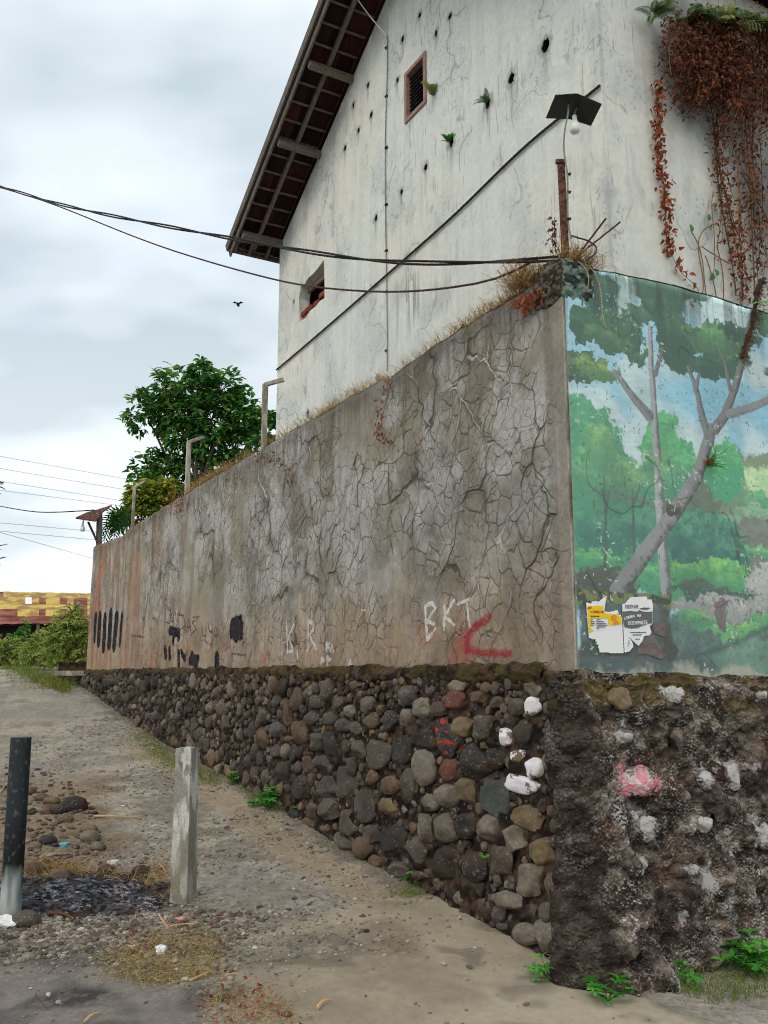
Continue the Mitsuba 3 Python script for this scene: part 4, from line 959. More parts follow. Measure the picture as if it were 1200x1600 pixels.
# broken opening with bare bricks on its sill
b0, b1 = bw[:, 0].min(), bw[:, 0].max(); bz0, bz1 = bw[:, 1].min(), bw[:, 1].max()
MB().box(HP(b0 + .05, -.13, (bz0 + bz1) / 2), AX, (.03, .24, .015)).box(HP((b0 + b1) / 2, -.125, bz1 - .10), AX, ((b1 - b0) / 2, .03, .02)).put('house__broken_window', 'frame_mat')
labels['house__broken_window'] = {'label': 'broken square opening with bare bricks along its sill'}
for r in range(2):
    for k in range(4):
        w = (b1 - b0) / 4
        MB().box(HP(b0 + (k + .5 + .35 * r) * w - .05, -.075 + rng.uniform(-.02, .012), bz0 + .04 + .075 * r + .04 * (k == 0)), np.stack([dL * math.cos(.05) + UP * rng.normal() * .06, UP, -eR]), (w * .46, .031, .055), (rng.random(), 0)).put(nn('house__broken_window__brick'), 'brick_mat')
MB().box(HP(3.1, -1.4, 6.6), AX, (3.0, 2.2, .02)).put('house__interior_shade_panel', 'dark_mat')  # added near-black panel, stands for the dark interior behind the openings
tag('house', 'tall whitewashed house with a steep tiled gable roof behind the wall', 'house')

# ================================================================== CABLES AND WIRES
q = px(Hc, [(434, 578), (540, 488), (640, 401), (735, 315), (830, 224), (880, 183), (940, 135)])
MB().tube(curve(HP(q[:, 0], .018, q[:, 1]), 60), .0115, 7).put('wall_cable', 'cable_mat'); tag('wall_cable', 'thick black cable fixed diagonally up the white gable wall', 'cable')
q = px(Hc, [(606.5, 580), (606, 455), (604, 330), (604, 200), (606.5, 110), (606.5, 55)])
MB().tube(curve(HP(q[:, 0], .012, q[:, 1]), 40), .006, 5).put('downlead_wire', 'grey_cable_mat')
for y in (548, 456, 392, 320, 231, 151, 75): MB().box(HP(*[float(a) for a in (Hc([605], [y])[0, 0],)], .012, float(Hc([605], [y])[0, 1])), AX, (.018, .009, .012)).put(nn('downlead_wire__clip'), 'black_mat')
p0 = HP(float(Hc([606.5], [57])[0, 0]), .013, float(Hc([606.5], [57])[0, 1])); p1 = on_roof(3.3, .3, .05)
MB().tube(curve([p0, p0 * .5 + p1 * .5 - UP * .02, p1], 14), .006, 5).put('downlead_wire__upper_end', 'litter_mat')
tag('downlead_wire', 'thin vertical wire clipped down the middle of the white gable wall', 'wire')

A0 = LP(.10, .02, 4.02)


def in_plane(pts, P, Q):
    """Pixels of a hanging cable, measured on the upright plane through P and Q."""
    n = np.cross(Q - P, UP); return meet(np.array([a[0] for a in pts], float), np.array([a[1] for a in pts], float), P, unit(n))


B0 = np.array([-5.2, 10.5, 0])
q = curve(in_plane([(-320, 205), (-160, 250), (0, 291), (90, 318), (200, 342), (365, 373), (480, 393), (600, 408), (700, 411), (800, 408), (872, 404)], A0, B0), 160)
s_ = np.linspace(0, 1, 160) * 55
off = np.stack([np.cos(s_) * .009, s_ * 0, np.sin(s_) * .012], -1)
MB().tube(q + off, .0085, 6).tube(q - off, .0085, 6).put('twisted_power_cable', 'cable_mat'); tag('twisted_power_cable', 'thick twisted black cable crossing the sky to the wall corner', 'cable')
q = curve(in_plane([(-320, 208), (-160, 252), (0, 293), (85, 320), (180, 358), (260, 388), (330, 410), (410, 432), (470, 445), (540, 453), (600, 456), (660, 454), (720, 447), (775, 435), (815, 418), (840, 404)], A0 + eR * .04, B0 + eR * .04), 120)
MB().tube(q, .0075, 6).put('slack_brown_cable', 'brown_cable_mat'); tag('slack_brown_cable', 'thin brown cable sagging below the twisted black cable', 'cable')
for y0, y1, lab in ((713, 748, 'topmost of the thin power lines left of the tree'), (732, 765, 'second power line from the top left of the tree'), (752, 783, 'third power line from the top left of the tree'), (766, 791, 'fourth power line from the top, just above the roofed lamp'), (817, 830, 'upper of the two level power lines below the roofed lamp roof'), (830, 843, 'lower of the two level power lines below the roofed lamp roof'), (832, 872, 'steepest lowest power line sloping down to the far wall end')):
    qq = [CAM + ray(x, y) * k for x, y, k in ((-300, y0 - 1.5 * (y1 - y0), 38), (0, y0, 44), (195, y1 + (0 if y0 < 800 else (y1 - y0) * .35), 50), (420, y1 + (y1 - y0) * 1.1, 58))]
    k = nn('power_line'); MB().tube(curve(qq, 20), .010, 4).put(k, 'line_mat')
    tag(k, lab, 'power line', 'power lines in the distance')

# ================================================================== ON THE WALL
# rusty lamp post on the corner
base = LP(.05, -.03, 3.98); q = meet(np.array([885, 878.0]), np.array([398, 256.0]), base, unit(np.cross(UP, np.cross(np.array([0, 1., 0]), UP)) * 0 + np.array([0, 1.0, 0])))
P0, P1 = q[0], q[1]; yl = base[1]
at = lambda x, y, Y=None: CAM + ray(x, y) * ((yl if Y is None else Y) / ray(x, y)[1])
ax_ = unit(P1 - P0); rt = unit(np.cross(ax_, [0, 1, 0])); A3 = np.stack([rt, ax_, np.cross(rt, ax_)])
mb = MB(); L_ = np.linalg.norm(P1 - P0); mid = (P0 + P1) / 2
mb.box(mid, A3, (.018, L_ / 2 + .02, .003)).box(mid + rt * .018 + np.array([0, .02, 0]), A3, (.003, L_ / 2 + .02, .021)); mb.put('corner_lamp__post', 'rust_mat')
MB().box(P1 + np.array([-.006, 0, .015]), A3, (.032, .012, .012)).put('corner_lamp__post_head', 'rust_mat')
MB().tube(curve([at(893, 372, yl - .03), at(887, 300, yl - .03), at(886, 268, yl - .03), at(881, 230), at(884, 195), at(888, 172, yl + .05), at(896, 156, yl + .10), at(901, 160, yl + .10), at(899, 174, yl + .10), at(897, 180, yl + .10)], 50), .0055, 6).put('corner_lamp__conduit', 'grey_cable_mat')
for y in (272, 300, 342): MB().box(at(889, y, yl - .025), A3, (.012, .004, .012)).put(nn('corner_lamp__clamp'), 'rust_mat')
nl, fl_ = yl - .02, yl + .22       # near and far edge of the plate
pl4 = lambda x, y: CAM + ray(780 + x / 2.857, 100 + y / 2.857)
pt = lambda x, y, Y: CAM + ray(780 + x / 2.857, 100 + y / 2.857) * (Y / ray(780 + x / 2.857, 100 + y / 2.857)[1])
top = [pt(250, 140, nl), pt(348, 133, nl), pt(458, 180, nl), pt(208, 243, fl_), pt(312, 246, fl_), pt(410, 277, fl_)]
up_ = UP * .004
MB().add(np.array(top + [a + up_ for a in top]), [[0, 3, 4, 1], [1, 4, 5, 2], [6, 7, 10, 9], [7, 8, 11, 10], [0, 1, 7, 6], [1, 2, 8, 7], [3, 9, 10, 4], [4, 10, 11, 5], [0, 6, 9, 3], [2, 5, 11, 8]]).put('corner_lamp__shade', 'black_mat')
prof = [(0, 0), (.014, .0), (.016, .03), (.020, .045), (.032, .062), (.035, .080), (.035, .098), (.028, .114), (.012, .121), (0, .122)]
bm = trimesh.creation.revolve(np.array(prof), sections=24); bv = bm.vertices * [1, 1, -1]; bp = at(897.5, 181, yl + .10)
put('corner_lamp__bulb', (bp + bv, bm.faces[:, ::-1]), 'bulb_mat', smooth=True)
tag('corner_lamp', 'rusty lamp post with bent black shade and white bulb on the wall corner', 'lamp')
for k, (a, b) in enumerate((((902, 400), (947, 341)), ((905, 398), (969, 347)))):
    i = nn('rebar_rod'); MB().tube(curve([at(*a, yl + .02), at(*b, yl - .05 + .1 * k)], 6), .006, 6).put(i, 'brown_cable_mat')
    tag(i, ('shorter steeper' if k == 0 else 'longer flatter') + ' rusty rod of the pair sticking out of the wall corner', 'rod', 'rods in the wall corner')
MB().tube(curve([at(893, 368, yl - .03), at(905, 372, yl - .03), at(922, 378), at(932, 388), at(928, 398), at(918, 404)], 30), .005, 6).put('loose_cable', 'brown_cable_mat'); tag('loose_cable', 'loose brown cable loop drooping beside the rusty lamp post', 'cable')

# bent concrete posts along the wall top
for k, (pts, w, lab) in enumerate((([(412, 702), (412, 601), (440, 594)], .026, 'bent concrete fence post nearest the white house'), ([(292, 775), (293, 691), (316, 684)], .028, 'bent concrete fence post in front of the dark green tree'), ([(207, 822), (208, 761), (226, 752)], .022, 'bent concrete fence post among pale green leaves near the wall end'))):
    t = float(Lc([pts[0][0]], [pts[0][1]], -.08)[0, 0]); b = LP(t, -.08, 0); n = unit(eR + 0 * dL)
    nrm = np.array([0, 1.0, 0]); w3 = meet(np.array([a[0] for a in pts], float), np.array([a[1] for a in pts], float), b, nrm)
    w3[0, 2] = float(wall_top(np.array(t))) - .10; w3[0, :2] = b[:2]; w3[1, :2] = b[:2]
    key = nn('bent_post'); H_ = w3[1, 2] - w3[0, 2]
    mb = MB(); mb.box((w3[0] + w3[1]) / 2, AX, (w, H_ / 2 + .01, w)); mb.put(key + '__shaft', 'concrete_mat')
    arm = w3[2] - w3[1]; La = np.linalg.norm(arm); a_ = unit(arm); u_ = unit(np.cross(a_, [0, 1, 0])); A_ = np.stack([a_, u_, np.cross(a_, u_)])
    MB().box(w3[1] + arm * .5 + a_ * .01, A_, (La / 2 + w * .6, w * .8, w * .85)).put(key + '__arm', 'concrete_mat')
    MB().add(*tube([w3[0] - UP * .02, w3[0] + UP * .16], [w * 2.1, w * 1.35], 4)).put(key + '__foot', 'concrete_mat')
    tag(key, lab, 'post', 'bent concrete posts on the wall top')

# little roofed lamp at the far end of the wall
te = T_END - .12; b = LP(te, -.08, 3.74); yb = b[1]
ae = lambda x, y, dy=0.0: CAM + ray(x / 4.211, 740 + y / 4.211) * ((yb + dy) / ray(x / 4.211, 740 + y / 4.211)[1])
MB().tube([b - UP * .05, ae(655, 250)], .055, 4).put('roofed_lamp__post', 'wood_mat')
MB().tube([ae(640, 450, -.05), ae(580, 318, -.05)], .022, 5).put('roofed_lamp__brace', 'rust_mat')
rv = [ae(498, 298, -.35), ae(640, 318, -.35), ae(732, 218, -.1), ae(735, 222, .35), ae(625, 240, .35), ae(540, 268, .35)]
rv = [ae(498, 298, -.3), ae(628, 318, -.3), ae(680, 255, -.3), ae(733, 216, -.3), ae(575, 262, .35), ae(640, 245, .35), ae(690, 230, .35), ae(735, 214, .35)]
rr = np.array(rv + [a + UP * .03 for a in rv])
MB().add(rr, [[0, 4, 5, 1], [1, 5, 6, 2], [2, 6, 7, 3], [8, 9, 13, 12], [9, 10, 14, 13], [10, 11, 15, 14], [0, 1, 9, 8], [1, 2, 10, 9], [2, 3, 11, 10], [4, 12, 13, 5], [5, 13, 14, 6], [6, 14, 15, 7], [0, 8, 12, 4], [3, 7, 15, 11]], (.1, 0)).put('roofed_lamp__roof', 'rust_mat')
MB().tube([ae(548, 300, -.15), ae(547, 335, -.15)], .012, 5).put('roofed_lamp__cord', 'black_mat')
put('roofed_lamp__bulb', (ae(545, 325, -.15) + bv * 1.35, bm.faces[:, ::-1]), 'bulb_mat', smooth=True)
tag('roofed_lamp', 'small lamp under a rusty sheet roof at the far end of the wall', 'lamp')
qq = [ae(-900, 100, 12), ae(0, 214, 6), ae(220, 250, 3), ae(400, 253, 1), ae(620, 240, 0)]
MB().tube(curve(qq, 40), .012, 5).put('lamp_cable', 'cable_mat'); tag('lamp_cable', 'black cable sagging across the sky to the roofed lamp', 'cable')

# ================================================================== FLYERS
F0 = .020


def flyer_poly(pts, off, key, mat, th=.0015):
    q = px(lambda x, y: Rc(x, y, off), [(910 + x / 8, 920 + y / 8) for x, y in pts])
    m = trimesh.creation.extrude_polygon(Polygon(q).buffer(0), th, engine='earcut')
    put(key, (RP(m.vertices[:, 0], off + m.vertices[:, 2], m.vertices[:, 1]), m.faces), mat)


def lettering(key, text, x, y, x2, off, mat, bold=False, y2=None, hpx=None):
    """Words printed on a flyer, from one pixel of the close view to another."""
    a, b = px(lambda u, v: Rc(u, v, off), [(910 + x / 8, 920 + y / 8), (910 + x2 / 8, 920 + (y if y2 is None else y2) / 8)])
    m = meshkit.text_mesh(text, 1.0, .02, bold); w = m.vertices[:, 0].max() - m.vertices[:, 0].min(); L = np.linalg.norm(b - a); k = L / w
    ky = k if hpx is None else hpx / 8 / 262
    dr_ = (b - a) / L; up = np.array([-dr_[1], dr_[0]])
    xy = a + np.outer((m.vertices[:, 0] - m.vertices[:, 0].min()) * k, dr_) + np.outer(m.vertices[:, 1] * ky, up)
    put(key, (RP(xy[:, 0], off + (m.vertices[:, 2] > .01) * .0008, xy[:, 1]), m.faces), mat)


flyer_poly([(45, 170), (110, 185), (120, 160), (175, 150), (195, 165), (240, 130), (300, 88), (270, 285), (330, 290), (360, 285), (440, 265), (455, 330), (475, 320), (480, 350), (492, 355), (515, 805), (335, 805), (330, 795), (215, 795), (205, 745), (190, 730), (205, 700), (165, 690), (185, 665), (160, 655), (165, 630), (120, 630), (80, 610)], F0, 'yellow_flyer__paper', 'paper_mat')
flyer_poly([(65, 212), (160, 215), (262, 210), (255, 300), (420, 320), (440, 300), (460, 345), (488, 350), (490, 440), (330, 462), (320, 370), (110, 372), (105, 500), (145, 520), (100, 548), (84, 545)], F0 + .003, 'yellow_flyer__yellow_print', 'yellow_ink_mat')
flyer_poly([(68, 232), (112, 220), (112, 240), (72, 252)], F0 + .006, 'yellow_flyer__red_corner', 'red_ink_mat')
flyer_poly([(355, 335), (400, 322), (430, 345), (425, 390), (470, 430), (400, 455), (380, 440), (400, 410), (360, 385)], F0 + .006, 'yellow_flyer__picture', 'orange_ink_mat')
lettering('yellow_flyer__headline', 'LOMBA MA', 112, 300, 275, F0 + .006, 'red_ink_mat', True, 302, 26)
lettering('yellow_flyer__heading', 'KETENTUAN', 105, 352, 212, F0 + .006, 'dark_ink_mat', True, 352, 15)
for k, (y, xs) in enumerate(((388, (105, 130, 175, 225)), (410, (105, 155, 175, 270)), (435, (105, 155, 175, 300)), (456, (105, 145, 175, 315)), (478, (180, 285)), (498, (180, 210)))):
    for i in range(0, len(xs), 2): flyer_poly([(xs[i], y - 6), (xs[i + 1], y - 5), (xs[i + 1], y + 3), (xs[i], y + 2)], F0 + .006, nn('yellow_flyer__print_line'), 'dark_ink_mat')
tag('yellow_flyer', 'torn white flyer with yellow and red heading on the mural', 'flyer')
flyer_poly([(497, 190), (530, 185), (600, 105), (720, 100), (800, 95), (812, 135), (860, 130), (878, 190), (880, 430), (838, 470), (860, 540), (845, 580), (770, 590), (745, 660), (715, 690), (700, 715), (640, 660), (565, 585), (620, 660), (635, 720), (590, 780), (540, 795), (525, 790), (510, 480)], F0, 'grey_flyer__paper', 'paper_mat')
flyer_poly([(505, 285), (600, 275), (690, 285), (705, 265), (760, 285), (830, 290), (875, 280), (875, 430), (820, 440), (735, 470), (680, 492), (600, 497), (530, 480), (512, 430)], F0 + .003, 'grey_flyer__grey_print', 'grey_ink_mat')
flyer_poly([(712, 245), (780, 232), (855, 240), (800, 262), (740, 260)], F0 + .003, 'grey_flyer__swoosh', 'grey_ink_mat')
lettering('grey_flyer__top_line', 'GEBYAR', 535, 245, 700, F0 + .003, 'grey_ink_mat', True, 245, 42)
lettering('grey_flyer__headline', 'LOMBA', 525, 388, 660, F0 + .006, 'paper_mat', True, 352, 34)
lettering('grey_flyer__joining_letter', 'M', 690, 352, 730, F0 + .006, 'paper_mat', True, 352, 34)
lettering('grey_flyer__second_line', 'DOORPRIZE', 572, 452, 815, F0 + .006, 'paper_mat', True, 440, 42)
lettering('grey_flyer__date', '02 03 07', 632, 590, 740, F0 + .003, 'grey_ink_mat', True, 588, 24)
for y, a, b in ((545, 597, 795), (630, 660, 718), (655, 572, 588), (685, 570, 590), (715, 566, 584)): flyer_poly([(a, y - 6), (b, y - 6), (b, y + 4), (a, y + 4)], F0 + .003, nn('grey_flyer__print_line'), 'grey_ink_mat')
tag('grey_flyer', 'torn white and grey flyer pasted right of the yellow flyer', 'flyer')
# peeling strip of old paint and plaster beside the flyers
flyer_poly([(850, 450), (980, 420), (1040, 470), (1030, 560), (1050, 600), (990, 590), (900, 560), (870, 500)], F0 - .006, 'peeling_paint__flake', 'flake_mat', .004)
flyer_poly([(690, 690), (800, 670), (900, 680), (960, 770), (1035, 830), (970, 880), (880, 850), (830, 820), (680, 820)], F0 - .006, 'peeling_paint__flake_001', 'flake_mat', .005)
tag('peeling_paint', 'curling brownish flakes of old paint below the grey flyer', 'paint flakes')

# ================================================================== GRASS, CREEPERS, FERNS
def grass_patch(key, pts, nrm_up, n_, ln, w, mat, rng, lab=None, cat=None, kind='stuff', bend=(.3, 1.0), lean=None, tone=(0, 1)):
    P = pts; n = len(P)
    D = unit(np.stack([rng.normal(size=n) * .45, rng.normal(size=n) * .45, np.ones(n)], -1) + (0 if lean is None else lean))
    v, f = blades(P, D, rng.uniform(*ln, n), w, rng.uniform(*bend, n), rng)
    t = np.repeat(np.clip(rng.uniform(tone[0], tone[1], n), 0, 1), 5)
    put(key, (v, f), mat, uv=np.stack([t, t * 0], -1)); tag(key, lab, cat, kind=kind)


r2 = np.random.default_rng(12)
tt = np.concatenate([r2.normal(c, s, n) for c, s, n in ((.55, .22, 520), (1.05, .2, 260), (1.6, .3, 260), (2.6, .35, 420), (3.3, .3, 380), (4.2, .4, 240), (5.9, .5, 300), (6.6, .5, 900), (7.1, .25, 200))]); tt = tt[(tt > .1) & (tt < 12)]
o = r2.uniform(-.13, .0, len(tt)); zt = wall_top(tt) - .01
grass_patch('wall_top_grass', LP(tt, o, zt), UP, 0, (.04, .17), .004, 'straw_mat', r2, 'dry straw coloured grass growing along the top of the boundary wall', 'dry grass', lean=-eR * .55, bend=(.6, 1.3))
tt = r2.normal(.26, .07, 420); o = r2.uniform(-.12, .02, 420)
k = nn('corner_grass_tuft'); grass_patch(k, LP(tt + .12, o, np.full(420, 3.96)), UP, 0, (.10, .30), .004, 'straw_mat', r2, None, None, None, lean=-eR * .7, bend=(.9, 1.5)); tag(k, 'drooping dry grass tuft left of the rusty lamp post', 'grass tuft')
ss = np.abs(r2.normal(.16, .08, 360))
k = nn('corner_grass_tuft'); grass_patch(k, RP(ss, r2.uniform(-.12, .0, 360), np.full(360, 4.0)), UP, 0, (.06, .22), .004, 'straw_mat', r2, None, None, None, lean=-dL * .4 + eR * .4, bend=(.9, 1.5)); tag(k, 'drooping dry grass tuft right of the rusty lamp post', 'grass tuft')
qs = [(curve([RP(.18, .02, 3.98), RP(.24, .05, 3.90), RP(.27, .05, 3.72), RP(.30, .05, 3.58)], 12)), (curve([RP(.12, .02, 3.98), RP(.15, .06, 3.92), RP(.16, .05, 3.80)], 10))]
mb = MB()
for q in qs: mb.tube(q, .003, 4, (.9, 0))
mb.put('hanging_straw', 'straw_mat'); tag('hanging_straw', 'long pale straws hanging over the top left of the mural', 'straw')


def strand(path, n_leaf, spread_, ln, w, rng, mb_leaf, out, tone=(0, 1), stem=None, stem_r=.003, droop=.5):
    q = curve(path, 40)
    if stem is not None: stem.tube(q, stem_r, 4, (rng.uniform(0, .5), 0))
    k = rng.uniform(0, 39, n_leaf); i = k.astype(int); P = q[i] * (1 - (k - i))[:, None] + q[np.minimum(i + 1, 39)] * (k - i)[:, None]
    P = P + rng.normal(size=(n_leaf, 3)) * spread_ + np.asarray(out) * rng.uniform(0, 1, n_leaf)[:, None] * spread_ * 1.4
    D = unit(np.stack([rng.normal(size=n_leaf), rng.normal(size=n_leaf), -1.1 + .8 * rng.normal(size=n_leaf)], -1) + np.asarray(out) * .6)
    v, f = leaves(P, D, unit(rng.normal(size=(n_leaf, 3)) + np.asarray(out)), rng.uniform(*ln, n_leaf), rng.uniform(*w, n_leaf), droop, .25)
    t = np.repeat(rng.uniform(tone[0], tone[1], n_leaf), 6); mb_leaf.add(v, f, np.stack([t, t * 0], -1))


def thing_vine(key, groups, lab, cat, seed, leafmat='dry_leaf_mat', group=None):
    r = np.random.default_rng(seed); lm, sm = MB(), MB()
    for kw in groups: strand(rng=r, mb_leaf=lm, stem=sm, **kw)
    lm.put(key + '__leaves', leafmat); sm.put(key + '__stem', 'twig_mat'); tag(key, lab, cat, group)


hs = lambda pts, off=.03: SPt(*(lambda q: (q[:, 0], off, q[:, 1]))(px(lambda x, y: Sc(x, y, off), pts)))
outS = -dL
thing_vine('red_creeper', [dict(path=hs([(1023, 130), (1027, 180), (1026, 240), (1036, 290), (1040, 345), (1044, 395)]), n_leaf=420, spread_=.022, ln=(.025, .05), w=(.016, .03), out=outS, tone=(.1, 1)),
                           dict(path=hs([(1044, 380), (1055, 410), (1064, 425), (1080, 440), (1092, 455)]), n_leaf=16, spread_=.015, ln=(.04, .06), w=(.03, .04), out=outS, tone=(.5, 1))], 'narrow strip of russet creeper running down beside the house corner', 'creeper', 71, 'red_leaf_mat')
G = []
r3 = np.random.default_rng(73)
for k in range(46):      # the thick mat under the ferns
    x = r3.uniform(1046, 1260); y0 = r3.uniform(22, 60); y1 = y0 + r3.uniform(60, 125) * (1.0 if x < 1120 else 1.35)
    G.append(dict(path=hs([(x, y0), (x + r3.normal() * 5, (y0 + y1) / 2), (x + r3.normal() * 8, y1)], .05 + r3.uniform(0, .16)), n_leaf=190, spread_=.05, ln=(.016, .06), w=(.006, .026), out=outS, tone=(0, .8)))
for k in range(13):      # long strands
    x0 = r3.uniform(1105, 1260); x1 = x0 + r3.normal(18, 12); y1 = r3.uniform(360, 490)
    G.append(dict(path=hs([(x0, 120), (x0 + (x1 - x0) * .35 + r3.normal() * 4, 230), (x0 + (x1 - x0) * .7 + r3.normal() * 4, 330), (x1, y1)], .04 + r3.uniform(0, .06)), n_leaf=70, spread_=.024, ln=(.014, .05), w=(.007, .022), out=outS, tone=(.05, .95), stem_r=.004))
for pts in ([(1100, 120), (1116, 210), (1124, 300), (1142, 400), (1150, 462)], [(1118, 200), (1130, 290), (1150, 380), (1160, 470)], [(1160, 150), (1170, 260), (1176, 380), (1180, 470)]):
    G.append(dict(path=hs(pts, .05), n_leaf=300, spread_=.034, ln=(.015, .055), w=(.008, .026), out=outS, tone=(.2, 1), stem_r=.007))
for k in range(22):
    x0 = r3.uniform(1104, 1250); y0 = r3.uniform(110, 300); xs = x0 + np.cumsum(r3.normal(3, 7, 5)); ys_ = y0 + np.cumsum(r3.uniform(20, 48, 5))
    G.append(dict(path=hs(list(zip(xs, np.minimum(ys_, 480) + np.arange(5))), .03 + r3.uniform(0, .05)), n_leaf=6, spread_=.02, ln=(.015, .04), w=(.008, .02), out=outS, tone=(0, 1), stem_r=r3.uniform(.002, .005)))
thing_vine('dead_creeper', G, 'thick mat of dead brown creeper hanging down the white side wall', 'creeper', 72)
mb = MB()
for q in ([(1092, 470), (1096, 420), (1092, 375), (1104, 356), (1122, 350)], [(1105, 470), (1100, 430), (1092, 385), (1080, 362)], [(1096, 385), (1116, 398), (1140, 412)], [(1120, 470), (1112, 430), (1102, 400)], [(1130, 470), (1128, 420), (1120, 385)]): mb.tube(curve(hs(q, .03), 24), .0045, 5, (.3, 0))
mb.put('bare_vine__stem', 'twig_mat')
lm = MB(); P = hs([(1104, 352), (1107, 346), (1118, 420), (1116, 428), (1081, 364)]); v, f = leaves(P, np.array([[.2, -.3, -.4], [.1, -.2, .8], [.1, -.2, -.6], [-.3, -.2, -.5], [-.1, -.3, .5]]), np.tile(outS, (5, 1)), .07, .05)
lm.add(v, f, (.5, 0)); lm.put('bare_vine__leaves', 'fern_mat'); tag('bare_vine', 'bare branching vine with few green leaves at the foot of the creeper', 'vine')


def fern(key, base, out, n_fr, ln, seed, lab, up=.6, mat='fern_mat', cat='fern', tone=(0, 1), wd=.3, droop=.8, group=None):
    r = np.random.default_rng(seed); lm, sm = MB(), MB(); out = unit(np.asarray(out, float))
    for k in range(n_fr):
        L = r.uniform(*ln); d = unit(out * r.uniform(.3, 1.1) + np.array([r.normal(), r.normal(), 0]) * .55 + UP * up * r.uniform(.4, 1.4))
        s = np.linspace(0, 1, 12)[:, None]; q = np.asarray(base) + d * L * s - UP * droop * L * s ** 2 * .6
        sm.tube(q, np.linspace(.0022, .0008, 12), 4, (.3, 0))
        tg = unit(np.gradient(q, axis=0)); side = unit(np.cross(tg, UP)); nn_ = np.cross(side, tg)
        for sg in (-1, 1):
            ww = np.sin(np.linspace(.35, 1, 12) * np.pi) * .5 + .35
            v, f = leaves(q[1:], side[1:] * sg + tg[1:] * .5, nn_[1:], (ww[1:] * L * wd), L * .07, .35, .1)
            t = r.uniform(*tone); lm.add(v, f, (t, 0))
    lm.put(key + '__fronds', mat); sm.put(key + '__stem', mat); tag(key, lab, cat, group)


hl = lambda x, y, off=.01: HP(float(Hc([x], [y], off)[0, 0]), off, float(Hc([x], [y], off)[0, 1]))
fern(nn('wall_fern'), hl(677, 150), -dL * .55 - eR * .4, 11, (.14, .27), 81, 'yellowish fern growing from the wall right of the louvred opening', 1.5, wd=.17, tone=(.5, 1))
fern(nn('wall_fern'), hl(762, 160), -eR, 8, (.10, .20), 82, 'grey green fern in a hole of the gable wall, rightmost of the three', 1.2, wd=.17, tone=(0, .6))
fern(nn('wall_fern'), hl(701, 222), -dL * .4 - eR * .5, 14, (.08, .16), 83, 'bright green little fern below the louvred opening', 1.2, wd=.17, mat='weed_mat', tone=(0, .6))
for k, (x, y, n, L, sd) in enumerate(((1022, 22, 14, .22, 84), (1082, 40, 26, .30, 85), (1122, 46, 30, .32, 86), (1165, 50, 34, .34, 87), (1203, 56, 34, .34, 88), (1250, 50, 20, .4, 89))):
    fern(nn('eave_fern'), hs([(x, y)], .10)[0], outS, n, (L * .6, L), sd, ['small grey green fern left of the dead creeper at the top', 'green fern above the left end of the dead creeper', 'green fern above the middle of the dead creeper', 'yellowish green fern above the dead creeper near the right edge', 'green fern at the top right corner above the creeper', 'fern hanging over the creeper beyond the right edge'][k], .5, tone=(0, .9) if k != 3 else (.4, 1), droop=.9, group='ferns over the creeper')
fern('yellow_fern_frond', hs([(1128, 40)], .2)[0], outS, 2, (.3, .36), 91, 'single pale fern frond hanging in front of the dead creeper', .1, tone=(.7, 1), droop=1.1)
# crusted root coming down over the painted trunk, green blades at its head, a tuft lower down
q = px(lambda x, y: Rc(x, y, .03), [(1190, 440), (1180, 475), (1176, 505), (1166, 535), (1160, 560)])
P = curve(RP(q[:, 0], .03, q[:, 1]), 30); r4 = np.random.default_rng(92)
mb = MB(); mb.tube(P, np.linspace(.024, .008, 30) * r4.uniform(.6, 1.4, 30), 8, (0, 0))
for k in range(260):
    i = r4.integers(30); mb.tube([P[i], P[i] + r4.normal(size=3) * .03 + UP * -.03 + outS * .015], .002, 3, (r4.random() * .35, 0))
mb.put('crusted_root__stem', 'twig_mat')
q0 = RP(float(Rc([1180], [478])[0, 0]), .05, float(Rc([1180], [478])[0, 1]))
D = np.array([eR * .9 + UP * .5 + outS * .3, eR * .5 - UP * .1 + outS * .4, -eR * .8 + UP * .1 + outS * .3, eR * .3 - UP * .8 + outS * .3, eR * .8 + UP * .1 + outS * .5])
v, f = leaves(np.tile(q0, (5, 1)), D, np.tile(UP, (5, 1)) + outS, np.array([.18, .14, .09, .12, .16]), .022, .6); MB().add(v, f, (.9, 0)).put('crusted_root__leaves', 'weed_mat')
tag('crusted_root', 'dark crusted creeper root with pale green leaves over the top right of the mural', 'creeper root')
b = RP(float(Rc([1103], [722])[0, 0]), .02, float(Rc([1103], [722])[0, 1])); n = 34
D = unit(r4.normal(size=(n, 3)) * .5 + eR * .8 + outS * .5); v, f = blades(np.tile(b, (n, 1)) + r4.normal(size=(n, 3)) * .008, D, r4.uniform(.07, .17, n), .006, r4.uniform(.1, .6, n), r4)
MB().add(v, f, (.35, 0)).put('spiky_tuft__blades', 'weed_mat')
n = 60; v, f = leaves(np.tile(b, (n, 1)) + r4.normal(size=(n, 3)) * .014, r4.normal(size=(n, 3)) + outS, r4.normal(size=(n, 3)), .025, .008); MB().add(v, f, (.4, 0)).put('spiky_tuft__dry_base', 'red_leaf_mat')
tag('spiky_tuft', 'spiky green tuft with rusty base rooted on the painted trunk', 'air plant')
